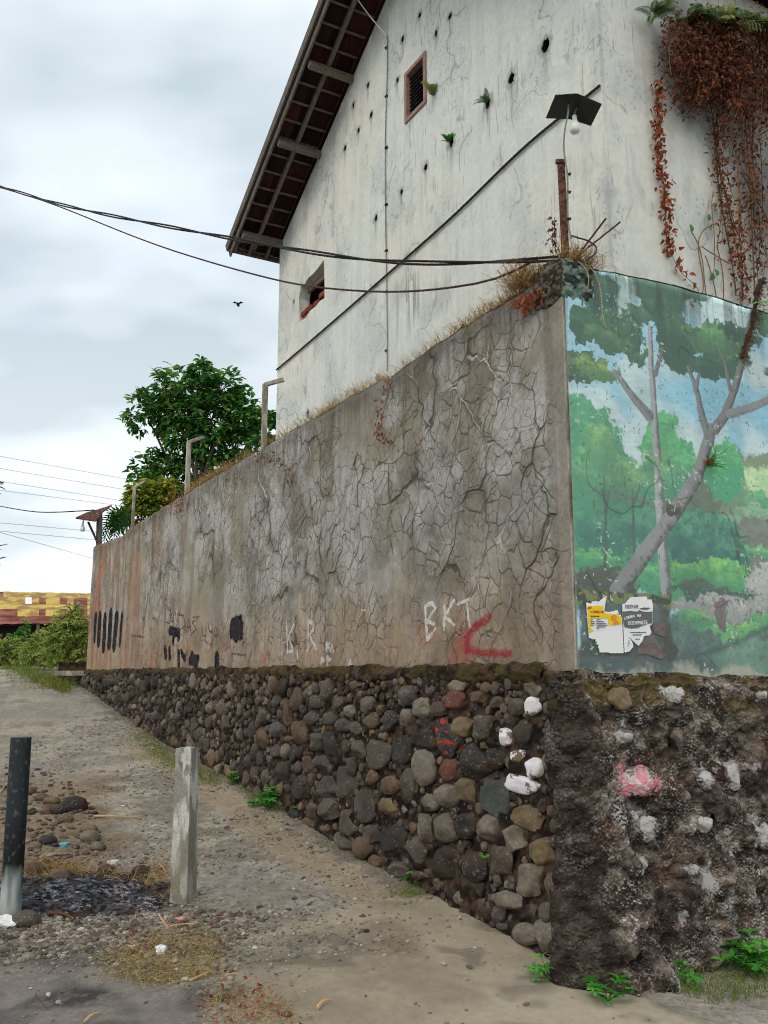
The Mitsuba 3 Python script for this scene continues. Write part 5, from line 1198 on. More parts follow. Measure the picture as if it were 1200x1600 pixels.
# dried red sprigs hanging on the wall
for k, (pts, n, lab) in enumerate((([(805, 468), (820, 472), (838, 470), (850, 455)], 150, 'rusty red dry sprigs below the concrete knob of the wall corner'), ([(604, 592), (606, 610), (600, 640), (612, 690)], 90, 'dry brown sprigs hanging in the notch halfway along the wall'), ([(402, 705), (415, 715), (440, 720), (455, 760)], 60, 'thin dry sprigs trailing below the bent post nearest the house'), ([(284, 772), (282, 785), (286, 795)], 170, 'rusty creeper clump at the foot of the second bent post'))):
    thing_vine(nn('dry_sprig'), [dict(path=LP(*(lambda q: (q[:, 0], .02, q[:, 1]))(px(lambda x, y: Lc(x, y, .02), pts))), n_leaf=n, spread_=.025 if k != 3 else .07, ln=(.02, .05), w=(.008, .02), out=-eR, tone=(.2, 1))], lab, 'dry plant', 95 + k, 'red_leaf_mat' if k in (0, 3) else 'dry_leaf_mat')
thing_vine('post_creeper', [dict(path=LP(*(lambda q: (q[:, 0], .06, q[:, 1]))(px(lambda x, y: Lc(x, y, .06), [(868, 395), (867, 370), (866, 340)]))), n_leaf=70, spread_=.012, ln=(.015, .03), w=(.008, .015), out=-eR, tone=(0, .6))], 'little dry creeper standing left of the rusty lamp post', 'dry plant', 99)

rm = np.random.default_rng(200); n = 2600; tm = rm.uniform(.2, 9, n) ** 1.0; 
v, f = blades(LP(tm, rm.uniform(.01, .075, n), 1.565 + rm.normal(size=n) * .016), unit(rm.normal(size=(n, 3)) * .7 + UP - eR * .4), rm.uniform(.008, .035, n), .003, rm.uniform(.2, 1.2, n), rm)
t = np.repeat(rm.uniform(0, .7, n), 5); put('ledge_moss', (v, f), 'dry_moss_mat', uv=np.stack([t, t * 0], -1)); tag('ledge_moss', 'short brown moss along the ledge below the cracked plaster', 'moss', kind='stuff')

# ------------------------------------------------------------------ trees and shrubs
def foliage(lobes, Y, depth, n_cl, per, ln, w, r, tone, loose=1.0):
    mbx = MB(); wts = np.array([q[2] ** 2 for q in lobes], float); wts /= wts.sum(); tips = []
    for k in r.choice(len(lobes), n_cl, p=wts):
        cx, cy, rad = lobes[k]; R = rad / 1400 * Y; c = CAM + ray(cx, cy) * Y
        u = unit(r.normal(size=3)); p = c + u * R * np.array([1, depth, 1]) * r.uniform(.45, 1.0) ** .5 * (1 if loose == 1 else r.uniform(.7, loose))
        tips.append((k, p)); a0 = r.uniform(0, 6.28); n = per
        a = a0 + np.arange(n) * 2.4; el = r.uniform(-.5, .7, n)
        D = np.stack([np.cos(a) * np.cos(el), np.sin(a) * np.cos(el), np.sin(el)], -1) + u * .5
        v, f = leaves(np.tile(p, (n, 1)) + r.normal(size=(n, 3)) * ln[0] * .35, D, np.tile(UP, (n, 1)) + r.normal(size=(n, 3)) * .4, r.uniform(*ln, n), r.uniform(*w, n), .4, .2)
        t = np.repeat(np.clip(r.uniform(*tone, n) + .12 * r.normal(), 0, 1), 6); mbx.add(v, f, np.stack([t, t * 0], -1))
    return mbx, tips


def tree(key, lobes, Y, base, n_cl, per, ln, w, seed, mat, lab, tone=(0, 1), depth=1.0, trunk_r=.16, group=None, cat='tree', loose=1.0):
    r = np.random.default_rng(seed); mbx, tips = foliage(lobes, Y, depth, n_cl, per, ln, w, r, tone, loose)
    mbx.put(key + '__crown', mat); b = np.asarray(base, float); hub = b + (np.mean([CAM + ray(q[0], q[1]) * Y for q in lobes], axis=0) - b) * .55
    mb = MB(); mb.tube(curve([b - UP * .2, b * .5 + hub * .5 + np.array([.1, 0, 0]), hub], 12), np.linspace(trunk_r, trunk_r * .6, 12), 8)
    for k, q in enumerate(lobes):
        c = CAM + ray(q[0], q[1]) * Y; m_ = hub * .45 + c * .55 + r.normal(size=3) * .12
        mb.tube(curve([hub, m_, c], 10), np.linspace(trunk_r * .45, .015, 10), 6)
    for k, p in tips[::6]:
        c = CAM + ray(lobes[k][0], lobes[k][1]) * Y; mb.tube([c, p], [.014, .006], 4)
    mb.put(key + '__trunk', 'bark_mat', smooth=True); tag(key, lab, cat, group)


base = CAM + ray(318, 760) * 24; base[2] = 1.6
tree('broadleaf_tree', [(228, 648, 36), (268, 640, 34), (275, 604, 34), (315, 600, 34), (312, 580, 15), (345, 612, 34), (372, 625, 22), (382, 655, 32), (404, 648, 16), (330, 655, 44), (285, 662, 40), (372, 690, 30), (322, 692, 34), (286, 700, 26), (258, 740, 30), (226, 742, 22), (300, 745, 36), (345, 738, 34), (378, 722, 24), (260, 775, 26), (310, 780, 30), (240, 720, 16)], 24, base, 900, 9, (.15, .27), (.07, .12), 101, 'leaf_mat', 'dense dark green tree rising behind the far half of the wall', (.0, .8), trunk_r=.2)
base = CAM + ray(226, 815) * 18.5; base[2] = 1.6
tree('yellowish_tree', [(222, 775, 22), (205, 790, 14), (240, 790, 22), (262, 765, 16), (255, 800, 18), (186, 812, 12), (215, 805, 16), (238, 770, 12)], 18.5, base, 260, 8, (.10, .18), (.05, .08), 102, 'lime_leaf_mat', 'light yellow green tree leaning over the far end of the wall', (.0, 1), trunk_r=.10)
base = CAM + ray(428, 700) * 21; base[2] = 1.6
tree(nn('hidden_shrub'), [(424, 655, 10), (418, 690, 12), (395, 690, 10)], 21, base, 60, 8, (.10, .18), (.05, .09), 103, 'leaf_mat', 'green twigs showing between the bent post and the white house', (.1, .6), trunk_r=.06, cat='shrub')
b = CAM + ray(192, 835) * 17.2
r5 = np.random.default_rng(104); lm = MB(); sm = MB()
for k in range(7):
    tip = CAM + ray(*[(166, 812), (160, 828), (172, 800), (178, 840), (186, 800), (200, 808), (162, 845)][k]) * 17.2; q = curve([b, (b + tip) / 2 + UP * .22, tip], 12); sm.tube(q, .010, 4, (.3, 0))
    tg = unit(np.gradient(q, axis=0)); side = unit(np.cross(tg, [0, 1.0, .2]))
    for sg in (-1, 1): lm.add(*leaves(q[2:], side[2:] * sg + tg[2:] * .7 - UP * .4, tg[2:] * 0 + [0, -1.0, .3], .17, .028, .3), (.1, 0))
lm.put('palm__fronds', 'leaf_mat'); sm.put('palm__stem', 'leaf_mat'); tag('palm', 'small dark palm drooping behind the roofed lamp', 'palm')
for k, (lobes, Y, n, lab) in enumerate((([(112, 985, 26), (100, 1003, 26), (125, 1008, 28), (85, 1015, 22), (118, 1032, 20), (98, 966, 14), (122, 968, 14), (138, 990, 20), (78, 990, 14)], 19.5, 900, 'tall yellow green bush beside the far end of the wall'), ([(60, 1008, 18), (72, 1022, 18), (50, 1022, 16), (85, 1030, 16)], 20.5, 420, 'low dark green bush in the middle of the roadside thicket'), ([(10, 1018, 22), (28, 1022, 18), (-8, 1020, 22), (-40, 1015, 28)], 21.5, 420, 'pale green bush at the left edge by the lane'), ([(40, 980, 8), (26, 998, 9), (34, 990, 8)], 22.0, 50, 'thin leafy sapling in front of the dark shed opening'))):
    if k < 3: lobes = lobes + [(lobes[i % len(lobes)][0] + r5.normal() * 10, lobes[i % len(lobes)][1] - r5.uniform(8, 24), 5) for i in range(9)]
    base = CAM + ray(lobes[0][0], 1045) * Y; base[2] = float(ground_z(base[0], base[1]))
    tree(nn('roadside_bush'), lobes, Y, base, n, 9, (.04, .11), (.018, .036), 110 + k, ('bush_mat', 'bush_mat', 'bush_mat', 'weed_mat')[k], lab, (0, 1), trunk_r=.025, group='bushes along the lane', cat='bush', loose=1.45)
r6 = np.random.default_rng(120); mb = MB()
for pts in ([(-120, 740), (-40, 752), (4, 757)], [(-120, 760), (-30, 765), (2, 772)], [(-120, 870), (-40, 866), (2, 858)], [(-120, 890), (-30, 884), (1, 882)], [(-60, 868), (-10, 855), (12, 850)]): mb.tube(curve([CAM + ray(*a) * 16 for a in pts], 12), np.linspace(.03, .006, 12), 5, (.3, 0))
tr = CAM + ray(-120, 800) * 16; mb.tube([np.array([tr[0], tr[1], 1.2]), tr + UP * 1.6], [.12, .06], 8, (.2, 0)); mb.put('leaning_tree__branches', 'bark_mat')
mbx, _ = foliage([(-8, 757, 10), (-40, 760, 30), (-50, 870, 30), (-12, 880, 10), (-90, 800, 60)], 16, 1, 200, 7, (.08, .14), (.03, .05), r6, (0, .5)); mbx.put('leaning_tree__leaves', 'leaf_mat'); tag('leaning_tree', 'twig tips of a tree just reaching in at the left edge', 'tree')

# ------------------------------------------------------------------ shed with the patched roof
ys = 36.0; g = lambda x, y, Y=ys: CAM + ray(x, y) * Y
pe0, pe1 = g(-260, 978), g(190, 972, ys + 2); pr0, pr1 = g(-260, 920, ys + 4), g(190, 929, ys + 6.5)
rowsR, colsR = 5, 40; rr_ = np.random.default_rng(130)
for j in range(rowsR):
    for i in range(colsR):
        f = lambda u, v_: (pe0 * (1 - u) + pe1 * u) * (1 - v_) + (pr0 * (1 - u) + pr1 * u) * v_
        u0, u1, v0, v1 = i / colsR, (i + 1.06) / colsR, j / rowsR - .02, (j + 1.04) / rowsR
        lift = UP * (.02 * (j % 2) + .015 * (i % 2) + .008 * rr_.random())
        c4_ = np.array([f(u0, v0), f(u1, v0), f(u1, v1), f(u0, v1)]) + lift
        xpix = -260 + 450 * (i + .5) / colsR
        red = j == 0 or (j == 1 and not 20 < xpix < 42 and rr_.random() < .7) or rr_.random() < (.28 if xpix > 85 else .06)
        pale = j == 3 and 35 < xpix < 47
        MB().add(np.vstack([c4_, c4_ + UP * .012]), [[0, 3, 2, 1], [4, 5, 6, 7], [0, 1, 5, 4], [1, 2, 6, 5], [2, 3, 7, 6], [3, 0, 4, 7]], (0.0 if red else rr_.uniform(.7, 1), 0)).put(nn('patched_shed__roof__sheet'), 'litter_mat' if pale else 'sheet_mat')
MB().add(np.array([pe0, pe1, pr1, pr0]) - UP * .05, [[0, 1, 2, 3]], (0, 0)).put('patched_shed__roof', 'rust_mat')
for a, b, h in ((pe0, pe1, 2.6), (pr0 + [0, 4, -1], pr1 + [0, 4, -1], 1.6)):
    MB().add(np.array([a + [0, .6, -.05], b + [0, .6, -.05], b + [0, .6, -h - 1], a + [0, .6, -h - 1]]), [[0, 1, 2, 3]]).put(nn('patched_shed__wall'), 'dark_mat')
MB().add(np.array([pr0, pr1, pr1 + [0, 4.4, -1.2], pr0 + [0, 4.4, -1.2]]), [[0, 1, 2, 3]], (0, 0)).put('patched_shed__back_roof', 'sheet_mat')
for u in (.1, .3, .5, .7, .9): q = pe0 * (1 - u) + pe1 * u; MB().tube([q - UP * .05, q - UP * 3], .07, 5).put(nn('patched_shed__post'), 'wood_mat')
tag('patched_shed', 'low distant shed with patchy yellow and rust red sheet roof', 'shed')
# low old wall and slab beyond the end of the boundary wall
b = CAM + ray(122, 1038) * 17.0; MB().box([b[0] - .1, b[1] + .5, 1.52], np.eye(3), (.42, .10, .22)).put('low_wall', 'soil_mat'); tag('low_wall', 'low dark earth wall under the bush at the boundary wall end', 'wall')
b = CAM + ray(119, 1052) * 16.6; MB().box([b[0], b[1], b[2]], np.eye(3), (.32, .22, .045)).put('concrete_slab', 'concrete_mat'); tag('concrete_slab', 'flat grey slab lying at the far end of the stone foundation', 'slab')
b = Gp([93], [1063])[0]; v, f = stone([.19, .14, .05], np.eye(3), b + UP * .03, np.random.default_rng(5), ICO2, .5); put('black_rag', (v, f), 'black_mat', smooth=True); tag('black_rag', 'crumpled black rag on the grass near the far wall end', 'rag')

# ================================================================== GROUND THINGS
def post_frame(x0, y0, x1, y1):
    b = Gp([x0], [y0])[0]; t = meet(np.array([x1], float), np.array([y1], float), b, np.array([0, 1.0, 0]))[0]; return b, t


b, t = post_frame(286, 1408, 293, 1170)
ax = unit(t - b); rt = unit(np.cross(ax, [0, 1, 0])); rt = unit(rt * math.cos(.30) - np.cross(ax, rt) * math.sin(.30)); A_ = np.stack([rt, ax, np.cross(rt, ax)])
us = np.linspace(-.08, np.linalg.norm(t - b), 46); k = 10; vv = []
sq = np.array([(-1, -1), (-.33, -1.0), (.33, -1), (1, -1), (1, -.33), (1, .33), (1, 1), (.33, 1), (-.33, 1), (-1, 1), (-1, .33), (-1, -.33)]) * .97
for u in us:
    w = .059 * (1 + .08 * (1 - u))
    for s_ in sq:
        q = np.array([s_[0], u * 3, s_[1]]); corner = max(0, abs(s_[0] * s_[1]) - .5)
        rg = 1 + .10 * (meshkit.fbm(q * [2.5, 4, 2.5] + 4, 3, seed=141) - .5) - corner * (.03 + .11 * meshkit.noise(q * [1, 6, 1], 7) ** 2)
        vv.append(b + rt * s_[0] * w * rg + ax * (u + (.012 * meshkit.noise(q * 3, 9) if u == us[-1] else 0)) + A_[2] * s_[1] * w * rg)
vv = np.array(vv); n = len(sq); i, j = np.meshgrid(np.arange(len(us) - 1), np.arange(n), indexing='ij')
ff = np.stack([i * n + j, i * n + (j + 1) % n, (i + 1) * n + (j + 1) % n, (i + 1) * n + j], -1).reshape(-1, 4)[:, ::-1]
ff = np.vstack([ff[:, [0, 1, 2]], ff[:, [0, 2, 3]]]); top_c = vv[-n:].mean(0) + ax * .008; vv = np.vstack([vv, top_c]); L0 = (len(us) - 1) * n
ff = np.vstack([ff, [[L0 + a, L0 + (a + 1) % n, len(vv) - 1] for a in range(n)]])
put('concrete_bollard', trimesh.Trimesh(vv, ff, process=False), 'post_mat', smooth=25); tag('concrete_bollard', 'chipped square grey concrete post standing at the ash heap', 'bollard')
b, t = post_frame(16, 1428, 33, 1152)
ax = unit(t - b); q = b + np.linspace(-.06, np.linalg.norm(t - b), 14)[:, None] * ax
m = trimesh.Trimesh(*tube(q, .062, 24), process=False); put('black_pipe_bollard', m, 'pipe_mat', smooth=40); tag('black_pipe_bollard', 'leaning black pipe post, worn grey at its foot, at the left edge', 'bollard')

# ash heap
r7 = np.random.default_rng(150)


def ash_fn(U, V):
    x = ASHC[0] + U * .62; y = ASHC[1] + V * .50
    q = np.stack([x * 5, y * 5, x * 0], -1); rad = np.hypot(U, V) + .5 * (meshkit.fbm(q * .7, 3, seed=151) - .5)
    h = np.clip(1 - rad, -1, 1); z = ground_z(x, y) + .055 * np.sign(h) * np.abs(h) ** .7 + .03 * (meshkit.fbm(q * 3, 3, seed=152) - .5) * (h > 0) + .010 * (meshkit.fbm(q * 12, 2, seed=153) - .5)
    return np.stack([x, y, z], -1)


put('ash_heap', grid(ash_fn, np.linspace(-1.2, 1.2, 110), np.linspace(-1.2, 1.2, 90)), 'ash_mat', smooth=True); tag('ash_heap', 'burnt patch of black and grey ash between the two posts', 'ash', kind='stuff')


def scatter(poly_px, n, r):
    p = Polygon(poly_px); x0, y0, x1, y1 = p.bounds; out = []
    while len(out) < n:
        q = np.stack([r.uniform(x0, x1, 4 * n), r.uniform(y0, y1, 4 * n)], -1); out += [a for a in q if p.contains(Point(a))][:n - len(out)]
    return Gp(*np.array(out).T)


# gravel: uneven little stones over the lane, thick below the posts
n = 54000; X = r7.uniform(-4.6, 2.4, n); Y = 3.2 + r7.uniform(0, 1, n) ** 1.3 * 12
qn = np.stack([X, Y, X * 0], -1); dens = meshkit.fbm(qn * 1.3, 3, seed=160)
ins = smooth_in(X, Y) > 0; w = -((qn - C) @ eR); keepm = (w > .08) & np.where(ins, r7.random(n) < .03, r7.random(n) < np.clip((dens - .27) * 3.4, .08, 1))
near_posts = r7.normal(size=(5200, 2)) * [.75, .28] + Gp([190], [1462])[0, :2]
X, Y = np.r_[X[keepm], near_posts[:, 0]], np.r_[Y[keepm], near_posts[:, 1]]; n = len(X)
R = np.exp(r7.normal(-4.95, .5, n)).clip(.003, .028); Z = ground_z(X, Y)
BASE = [trimesh.Trimesh(*stone([1, .8, .6], np.eye(3), [0, 0, 0], np.random.default_rng(k), trimesh.creation.icosphere(subdivisions=0), .5), process=False) for k in range(12)]
mb = MB(); pick = r7.integers(0, 12, n); ang = r7.uniform(0, 6.28, n)
for k in range(12):
    i = np.nonzero(pick == k)[0]; v = BASE[k].vertices; c, s = np.cos(ang[i]), np.sin(ang[i])
    vv = np.stack([v[:, 0][None] * c[:, None] - v[:, 1][None] * s[:, None], v[:, 0][None] * s[:, None] + v[:, 1][None] * c[:, None], np.broadcast_to(v[:, 2], (len(i), len(v)))], -1) * R[i][:, None, None] + np.stack([X[i], Y[i], Z[i] + R[i] * .2], -1)[:, None]
    ff = BASE[k].faces[None] + (np.arange(len(i)) * len(v))[:, None, None]
    tone = np.repeat(np.clip(r7.normal(.42, .25, len(i)), 0, 1), len(v)); mb.add(vv.reshape(-1, 3), ff.reshape(-1, 3), np.stack([tone, tone * 0], -1))
mb.put('gravel', 'gravel_mat'); tag('gravel', 'loose grey gravel strewn over the lane', 'gravel', kind='stuff')

# bigger stones, each one by itself
STN = [(232, 931, 42, 20, 'large rounded cobble on the left rubble behind the ash'), (160, 912, 26, 14, 'brown cobble at the top of the left rubble heap'), (130, 900, 22, 12, 'dark cobble near the top of the left rubble heap'), (185, 940, 28, 15, 'grey brown cobble left of the large rounded cobble'), (150, 940, 26, 14, 'dark cobble in the middle of the left rubble heap'), (205, 965, 24, 12, 'small cobble below the large rounded cobble'), (92, 878, 20, 14, 'dark stone beside the black pipe post'),
       (280, 1025, 30, 20, 'smooth egg shaped cobble right of the blue wrapper'), (275, 1000, 26, 14, 'dark cobble just behind the egg shaped cobble'), (305, 1055, 24, 12, 'flat stone in front of the egg shaped cobble'), (150, 1035, 26, 16, 'stone left of the blue wrapper'), (190, 1150, 36, 18, 'scorched stone at the back edge of the ash heap'), (330, 1125, 24, 16, 'stone at the back right of the ash heap'), (440, 1130, 28, 15, 'brown stone near the foot of the concrete post'), (80, 1290, 45, 22, 'flat dark stone at the foot of the black pipe post'), (95, 1130, 40, 22, 'brown stone beside the black pipe post, behind the ash'), (700, 1525, 20, 14, 'grey stone in the red leaf litter at the bottom'), (895, 1575, 16, 11, 'small round stone at the right end of the red leaf litter'), (925, 1390, 9, 6, 'dark pebble in the middle of the bare pavement'), (1145, 1312, 9, 6, 'dark pebble on the right part of the bare pavement')]
for k, (x, y, rx, ry, lab) in enumerate(STN):
    b = Gp([x / 2], [800 + y / 2])[0]; R_ = rx / 2 / 1400 * b[1]; key = nn('cobble'); rs = np.random.default_rng(200 + k)
    v, f = stone([R_, R_ * .8, R_ * .62], np.eye(3), b + UP * R_ * .3, rs, ICO2, .22); put(key, (v, f), 'stone_mat', smooth=True, uv=np.tile((rs.choice([g_, lg, b_, d_, ol]), 0), (len(v), 1))); tag(key, lab, 'stone', 'stones on the lane')
# rubble on the left: smaller lumps nobody would count
P = scatter([(0, 1190), (60, 1200), (130, 1230), (160, 1290), (150, 1330), (60, 1370), (0, 1380)], 260, r7); mb = MB()
for q in P: R_ = r7.uniform(.006, .032); v, f = stone([R_, R_ * .8, R_ * .6], np.eye(3), q + UP * R_ * .25, r7, ICO1, .3); mb.add(v, f, (r7.choice([d_, g_, b_, b_, lg]), 0))
P = scatter([(0, 1430), (60, 1450), (250, 1430), (330, 1420), (420, 1440), (340, 1500), (120, 1490), (0, 1510)], 380, r7)
for q in P: R_ = r7.uniform(.008, .026); v, f = stone([R_, R_ * .8, R_ * .6], np.eye(3), q + UP * R_ * .25, r7, ICO1, .3); mb.add(v, f, (r7.choice([lg, pl, g_, b_, pl]), 0))
mb.put('rubble', 'stone_mat', smooth=True); tag('rubble', 'loose rubble heaped on the left beside the lane', 'rubble', kind='stuff')


def patch(key, poly, n, ln, w, mat, seed, lab, cat, bend=(.5, 1.4), tone=(0, 1), flat=0.0):
    r = np.random.default_rng(seed); P = scatter(poly, n, r); P[:, :2] += r.normal(size=(n, 2)) * np.where(r.random(n) < .3, .11, .03)[:, None] * (P[:, 1:2] / 6); P[:, 2] = ground_z(P[:, 0], P[:, 1]); D = unit(np.stack([r.normal(size=n), r.normal(size=n), np.full(n, 1.0 - flat)], -1)) if flat else None
    if D is None: grass_patch(key, P, UP, 0, ln, w, mat, r, lab, cat, bend=bend, tone=tone); return
    v, f = blades(P + UP * r.uniform(0, .015, n)[:, None], D, r.uniform(*ln, n), w, r.uniform(*bend, n), r); t = np.repeat(r.uniform(*tone, n), 5)
    put(key, (v, f), mat, uv=np.stack([t, t * 0], -1)); tag(key, lab, cat, kind='stuff')


patch('dry_grass_patch', [(160, 1500), (215, 1465), (290, 1455), (350, 1470), (345, 1520), (300, 1535), (230, 1545), (180, 1530)], 3200, (.015, .06), .003, 'dry_grass_mat', 161, 'dry yellow grass patch in front of the concrete post', 'dry grass', flat=.75)
patch('dry_litter', [(315, 1560), (380, 1540), (460, 1570), (470, 1600), (320, 1600)], 500, (.02, .06), .003, 'straw_mat', 162, 'thin straw and red leaf litter at the bottom edge of the picture', 'litter', flat=.85)
patch('straw_heap', [(30, 1370), (60, 1340), (110, 1350), (130, 1365), (230, 1370), (265, 1345), (268, 1400), (255, 1415), (235, 1390), (130, 1375), (60, 1385)], 900, (.05, .16), .004, 'straw_mat', 163, 'dry straw and stalks heaped along the back of the ash', 'straw', flat=.7)
patch('lane_side_grass', [(205, 1148), (225, 1145), (278, 1185), (330, 1210), (345, 1225), (330, 1230), (270, 1200), (225, 1175)], 2400, (.02, .08), .004, 'grass_mat', 164, 'green grass growing at the foot of the stone foundation', 'grass')
patch('far_verge_grass', [(0, 1020), (30, 1040), (85, 1062), (108, 1066), (104, 1085), (60, 1068), (0, 1040), (-60, 1035), (-60, 1010)], 4200, (.06, .22), .010, 'grass_mat', 165, 'green grass verge along the far bend of the lane', 'grass')
patch('mural_foot_grass', [(1040, 1545), (1080, 1525), (1130, 1515), (1200, 1490), (1290, 1480), (1290, 1560), (1200, 1560), (1100, 1570)], 1900, (.02, .08), .003, 'grass_mat', 166, 'sparse green and brown grass below the rubble under the mural', 'grass', tone=(0, .8))
patch('wall_foot_grass', [(360, 1215), (400, 1238), (450, 1268), (440, 1275), (390, 1248)], 500, (.03, .08), .004, 'grass_mat', 167, 'short grass between the weeds along the stone foundation', 'grass')
patch('path_moss_grass', [(612, 1398), (650, 1385), (668, 1392), (640, 1408)], 420, (.015, .05), .003, 'grass_mat', 168, 'small mossy grass patch in the corner of the pavement', 'grass', tone=(.3, 1))
r8 = np.random.default_rng(170); P = scatter([(310, 1540), (400, 1545), (470, 1590), (330, 1600)], 110, r8); P[:, :2] += r8.normal(size=(len(P), 2)) * .10; P[:, 2] = ground_z(P[:, 0], P[:, 1]); P = np.vstack([P, scatter([(170, 1440), (330, 1430), (340, 1500), (180, 1500)], 70, r8), scatter([(20, 1340), (270, 1340), (270, 1420), (30, 1390)], 110, r8)]); n = len(P)
v, f = leaves(P + UP * .012, np.stack([r8.normal(size=n), r8.normal(size=n), r8.normal(size=n) * .25], -1), np.stack([r8.normal(size=n) * .4, r8.normal(size=n) * .4, np.ones(n)], -1), r8.uniform(.015, .035, n), r8.uniform(.010, .02, n), -.3, .3); t = np.repeat(r8.random(n), 6)
put('fallen_leaves', (v, f), 'red_leaf_mat', uv=np.stack([t, t * 0], -1)); tag('fallen_leaves', 'russet fallen leaves strewn over the ground near the posts', 'fallen leaves', kind='stuff')


def weed(key, x, y, n, ln, seed, lab, w=.45, tone=(0, 1), hgt=.6, off=None):
    b = Gp([x], [y])[0] if off is None else off; r = np.random.default_rng(seed); lm, sm = MB(), MB()
    for k in range(n):
        d = unit(np.array([r.normal() * .7, r.normal() * .7, hgt * r.uniform(.5, 1.6)])); L = r.uniform(*ln); tip = b + d * L
        q = curve([b, b + d * L * .5 + UP * L * .08, tip], 6); sm.tube(q, .002, 4, (.2, 0)); m_ = 5
        a = r.uniform(0, 6.28) + np.arange(m_) * 1.256
        D = np.stack([np.cos(a), np.sin(a), r.uniform(-.1, .5, m_)], -1) + d * .5
        v, f = leaves(np.tile(tip, (m_, 1)), D, np.tile(UP, (m_, 1)) + r.normal(size=(m_, 3)) * .2, L * r.uniform(.35, .6), L * .2, .4, .15); lm.add(v, f, (r.uniform(*tone), 0))
    lm.put(key + '__leaves', 'weed_mat'); sm.put(key + '__stem', 'weed_mat'); tag(key, lab, 'weed', 'weeds at the foot of the walls')


for x, y, n, ln, lab in ((420, 1262, 26, (.08, .20), 'bright green weed at the stone foundation right of the concrete post'), (462, 1275, 8, (.05, .09), 'tiny weed just right of the bright weed at the foundation'), (372, 1225, 14, (.06, .13), 'leafy weed left of the bright weed along the foundation'), (650, 1386, 7, (.06, .12), 'single green sprout in the grass at the pavement corner'), (858, 1530, 16, (.05, .11), 'leafy weed left of the fern at the corner pier'), (950, 1565, 18, (.05, .12), 'feathery weed in front of the corner pier fern'), (1072, 1538, 12, (.06, .12), 'broad leafed weed below the middle of the rubble face'), (1165, 1520, 26, (.07, .16), 'bushy weed at the foot of the rubble near the right edge'), (1190, 1505, 24, (.08, .18), 'bushy weed at the right edge below the mural')): weed(nn('weed'), x, y, n, ln, int(x), lab)
for x, y, lab in ((752, 1345, 'small yellow green sprout between the middle foundation stones'), (838, 1340, 'tiny fern sprout beside the olive stone near the pier')):
    q = Lc([x], [y], .11)[0]; weed(nn('weed'), 0, 0, 5, (.03, .06), int(x), lab, tone=(.6, 1), off=LP(q[0], .10, q[1]))
fern('pier_fern', Gp([925], [1528])[0] + UP * .02, -dL + -eR * .3, 9, (.12, .24), 190, 'low green fern growing at the foot of the corner pier', .5, mat='weed_mat', tone=(0, .8), droop=.7)

# litter and sticks
def scrap(key, x, y, r_, mat, lab, seed, h=.5, cat='litter'):
    b = Gp([x], [y])[0]; v, f = stone([r_, r_ * .75, r_ * h], np.eye(3), b + UP * r_ * h * .6, np.random.default_rng(seed), ICO2, .75, True); put(key, (v, f), mat, smooth=False); tag(key, lab, cat)


scrap('paper_scrap', 251, 1491, .036, 'litter_mat', 'crumpled white paper on the dry grass patch', 301, .7); scrap('plastic_bag_scrap', 6, 1447, .075, 'litter_mat', 'white plastic scrap at the left edge by the pipe foot', 302, .45)
scrap('blue_wrapper', 101, 1321, .045, 'blue_litter_mat', 'small blue wrapper among the rubble behind the ash', 303, .3); scrap('grey_plastic_scrap', 174, 1352, .045, 'litter_mat', 'pale plastic scrap at the back edge of the ash', 304, .5)
scrap('pink_scrap', 280, 1437, .026, 'pink_litter_mat', 'small pink scrap in front of the concrete post', 305, .4); scrap('white_chip', 192, 1260, .022, 'litter_mat', 'tiny white chip on the lane left of the concrete post', 306, .3)
scrap('pale_stone_chip', 330, 1237, .035, 'gravel_mat', 'flat pale chip right of the concrete post on the lane', 307, .3, 'stone chip'); scrap('flat_litter', 90, 1338, .10, 'gravel_mat', 'greyish flat litter below the blue wrapper', 308, .2)
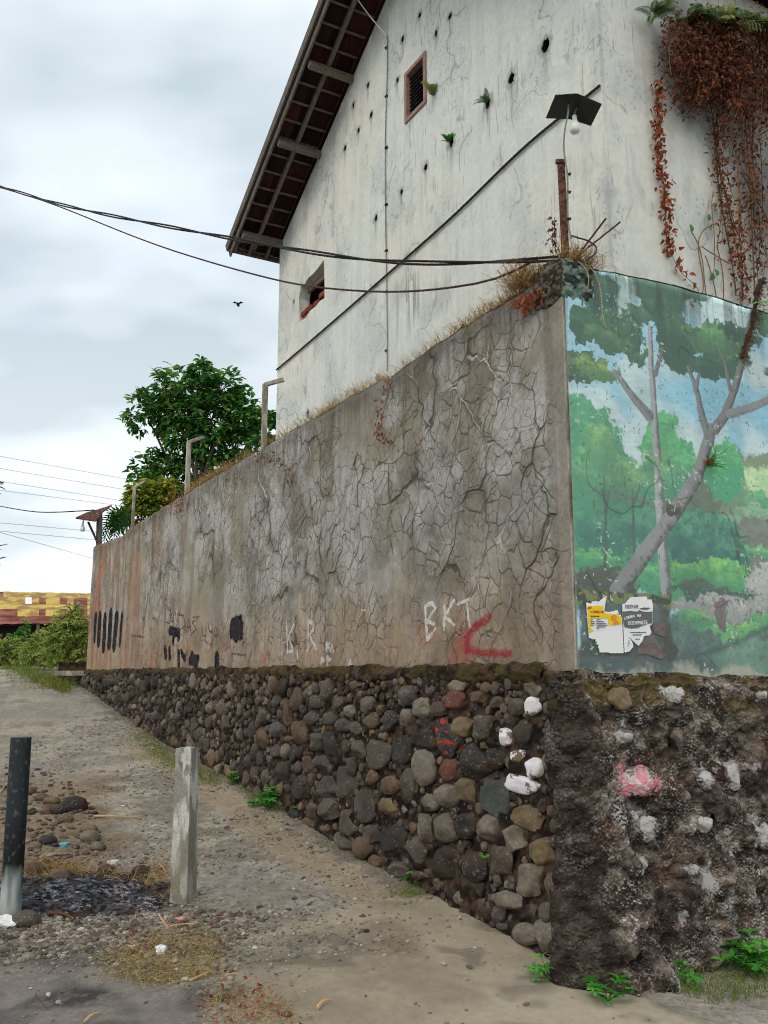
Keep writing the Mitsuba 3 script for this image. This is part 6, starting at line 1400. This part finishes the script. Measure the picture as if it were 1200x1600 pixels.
STK = [([(147, 1278), (182, 1280), (217, 1280)], .010, 'pale split cane lying across the lane', 'cane'), ([(265, 1450), (290, 1449), (315, 1447)], .005, 'long straw lying below the foot of the concrete post', 'straw'), ([(248, 1431), (254, 1443), (263, 1452)], .005, 'curved straw beside the foot of the concrete post', 'straw'), ([(296, 1536), (315, 1530), (330, 1521)], .006, 'pale stick at the right end of the dry grass', 'stick'), ([(345, 1533), (360, 1528), (372, 1526)], .005, 'thin pale stick above the red leaf litter', 'stick'), ([(55, 1555), (62, 1570), (75, 1580)], .003, 'thin dark twig on the tarred patch', 'twig'), ([(132, 1600), (145, 1592), (156, 1586)], .006, 'pale stick at the bottom edge on the tarred patch', 'stick'), ([(496, 1580), (505, 1572), (517, 1566)], .008, 'pale leaf sheath lying on the bare pavement', 'leaf'), ([(42, 1366), (66, 1348), (92, 1330)], .006, 'long bent straw sticking up left of the blue wrapper', 'straw'), ([(75, 1432), (95, 1434), (112, 1444)], .012, 'scorched reddish stick at the front edge of the ash', 'stick'), ([(0, 1240), (8, 1230), (14, 1222)], .006, 'pale straw at the left edge behind the pipe', 'straw'), ([(248, 1352), (256, 1362), (262, 1372)], .006, 'straw leaning at the back of the concrete post', 'straw'), ([(80, 1368), (98, 1367), (110, 1365)], .010, 'pale curved stick across the back of the ash', 'stick')]
for k, (pts, r_, lab, cat) in enumerate(STK):
    q = px(Gp, pts) + UP * (r_ + .004); q[1] += UP * .01; key = nn('stick'); MB().tube(curve(q, 10), np.linspace(r_, r_ * .6, 10), 5, (.1 if 'dark' in lab or 'scorched' in lab else .95, 0)).put(key, 'twig_mat'); tag(key, lab, cat)

# ------------------------------------------------------------------ bird
c = CAM + ray(372, 476) * 30; mb = MB(); v, f = stone([.05, .16, .05], np.eye(3), c, np.random.default_rng(1), ICO2, .1); mb.add(v, f); mb.put('bird__body', 'black_mat', smooth=True)
for s_ in (-1, 1):
    q = np.array([c + [0, -.05, .01], c + [s_ * .09, -.08, .075], c + [s_ * .19, -.02, .05], c + [s_ * .09, .04, .06], c + [0, .07, .01]])
    MB().add(np.vstack([q, q + UP * .008]), np.array([[0, 1, 3], [0, 3, 4], [1, 2, 3], [5, 8, 6], [5, 9, 8], [6, 8, 7], [0, 5, 6], [0, 6, 1], [1, 6, 7], [1, 7, 2]])).put(nn('bird__wing'), 'black_mat')
tag('bird', 'small dark bird flying in the sky left of the house', 'bird')
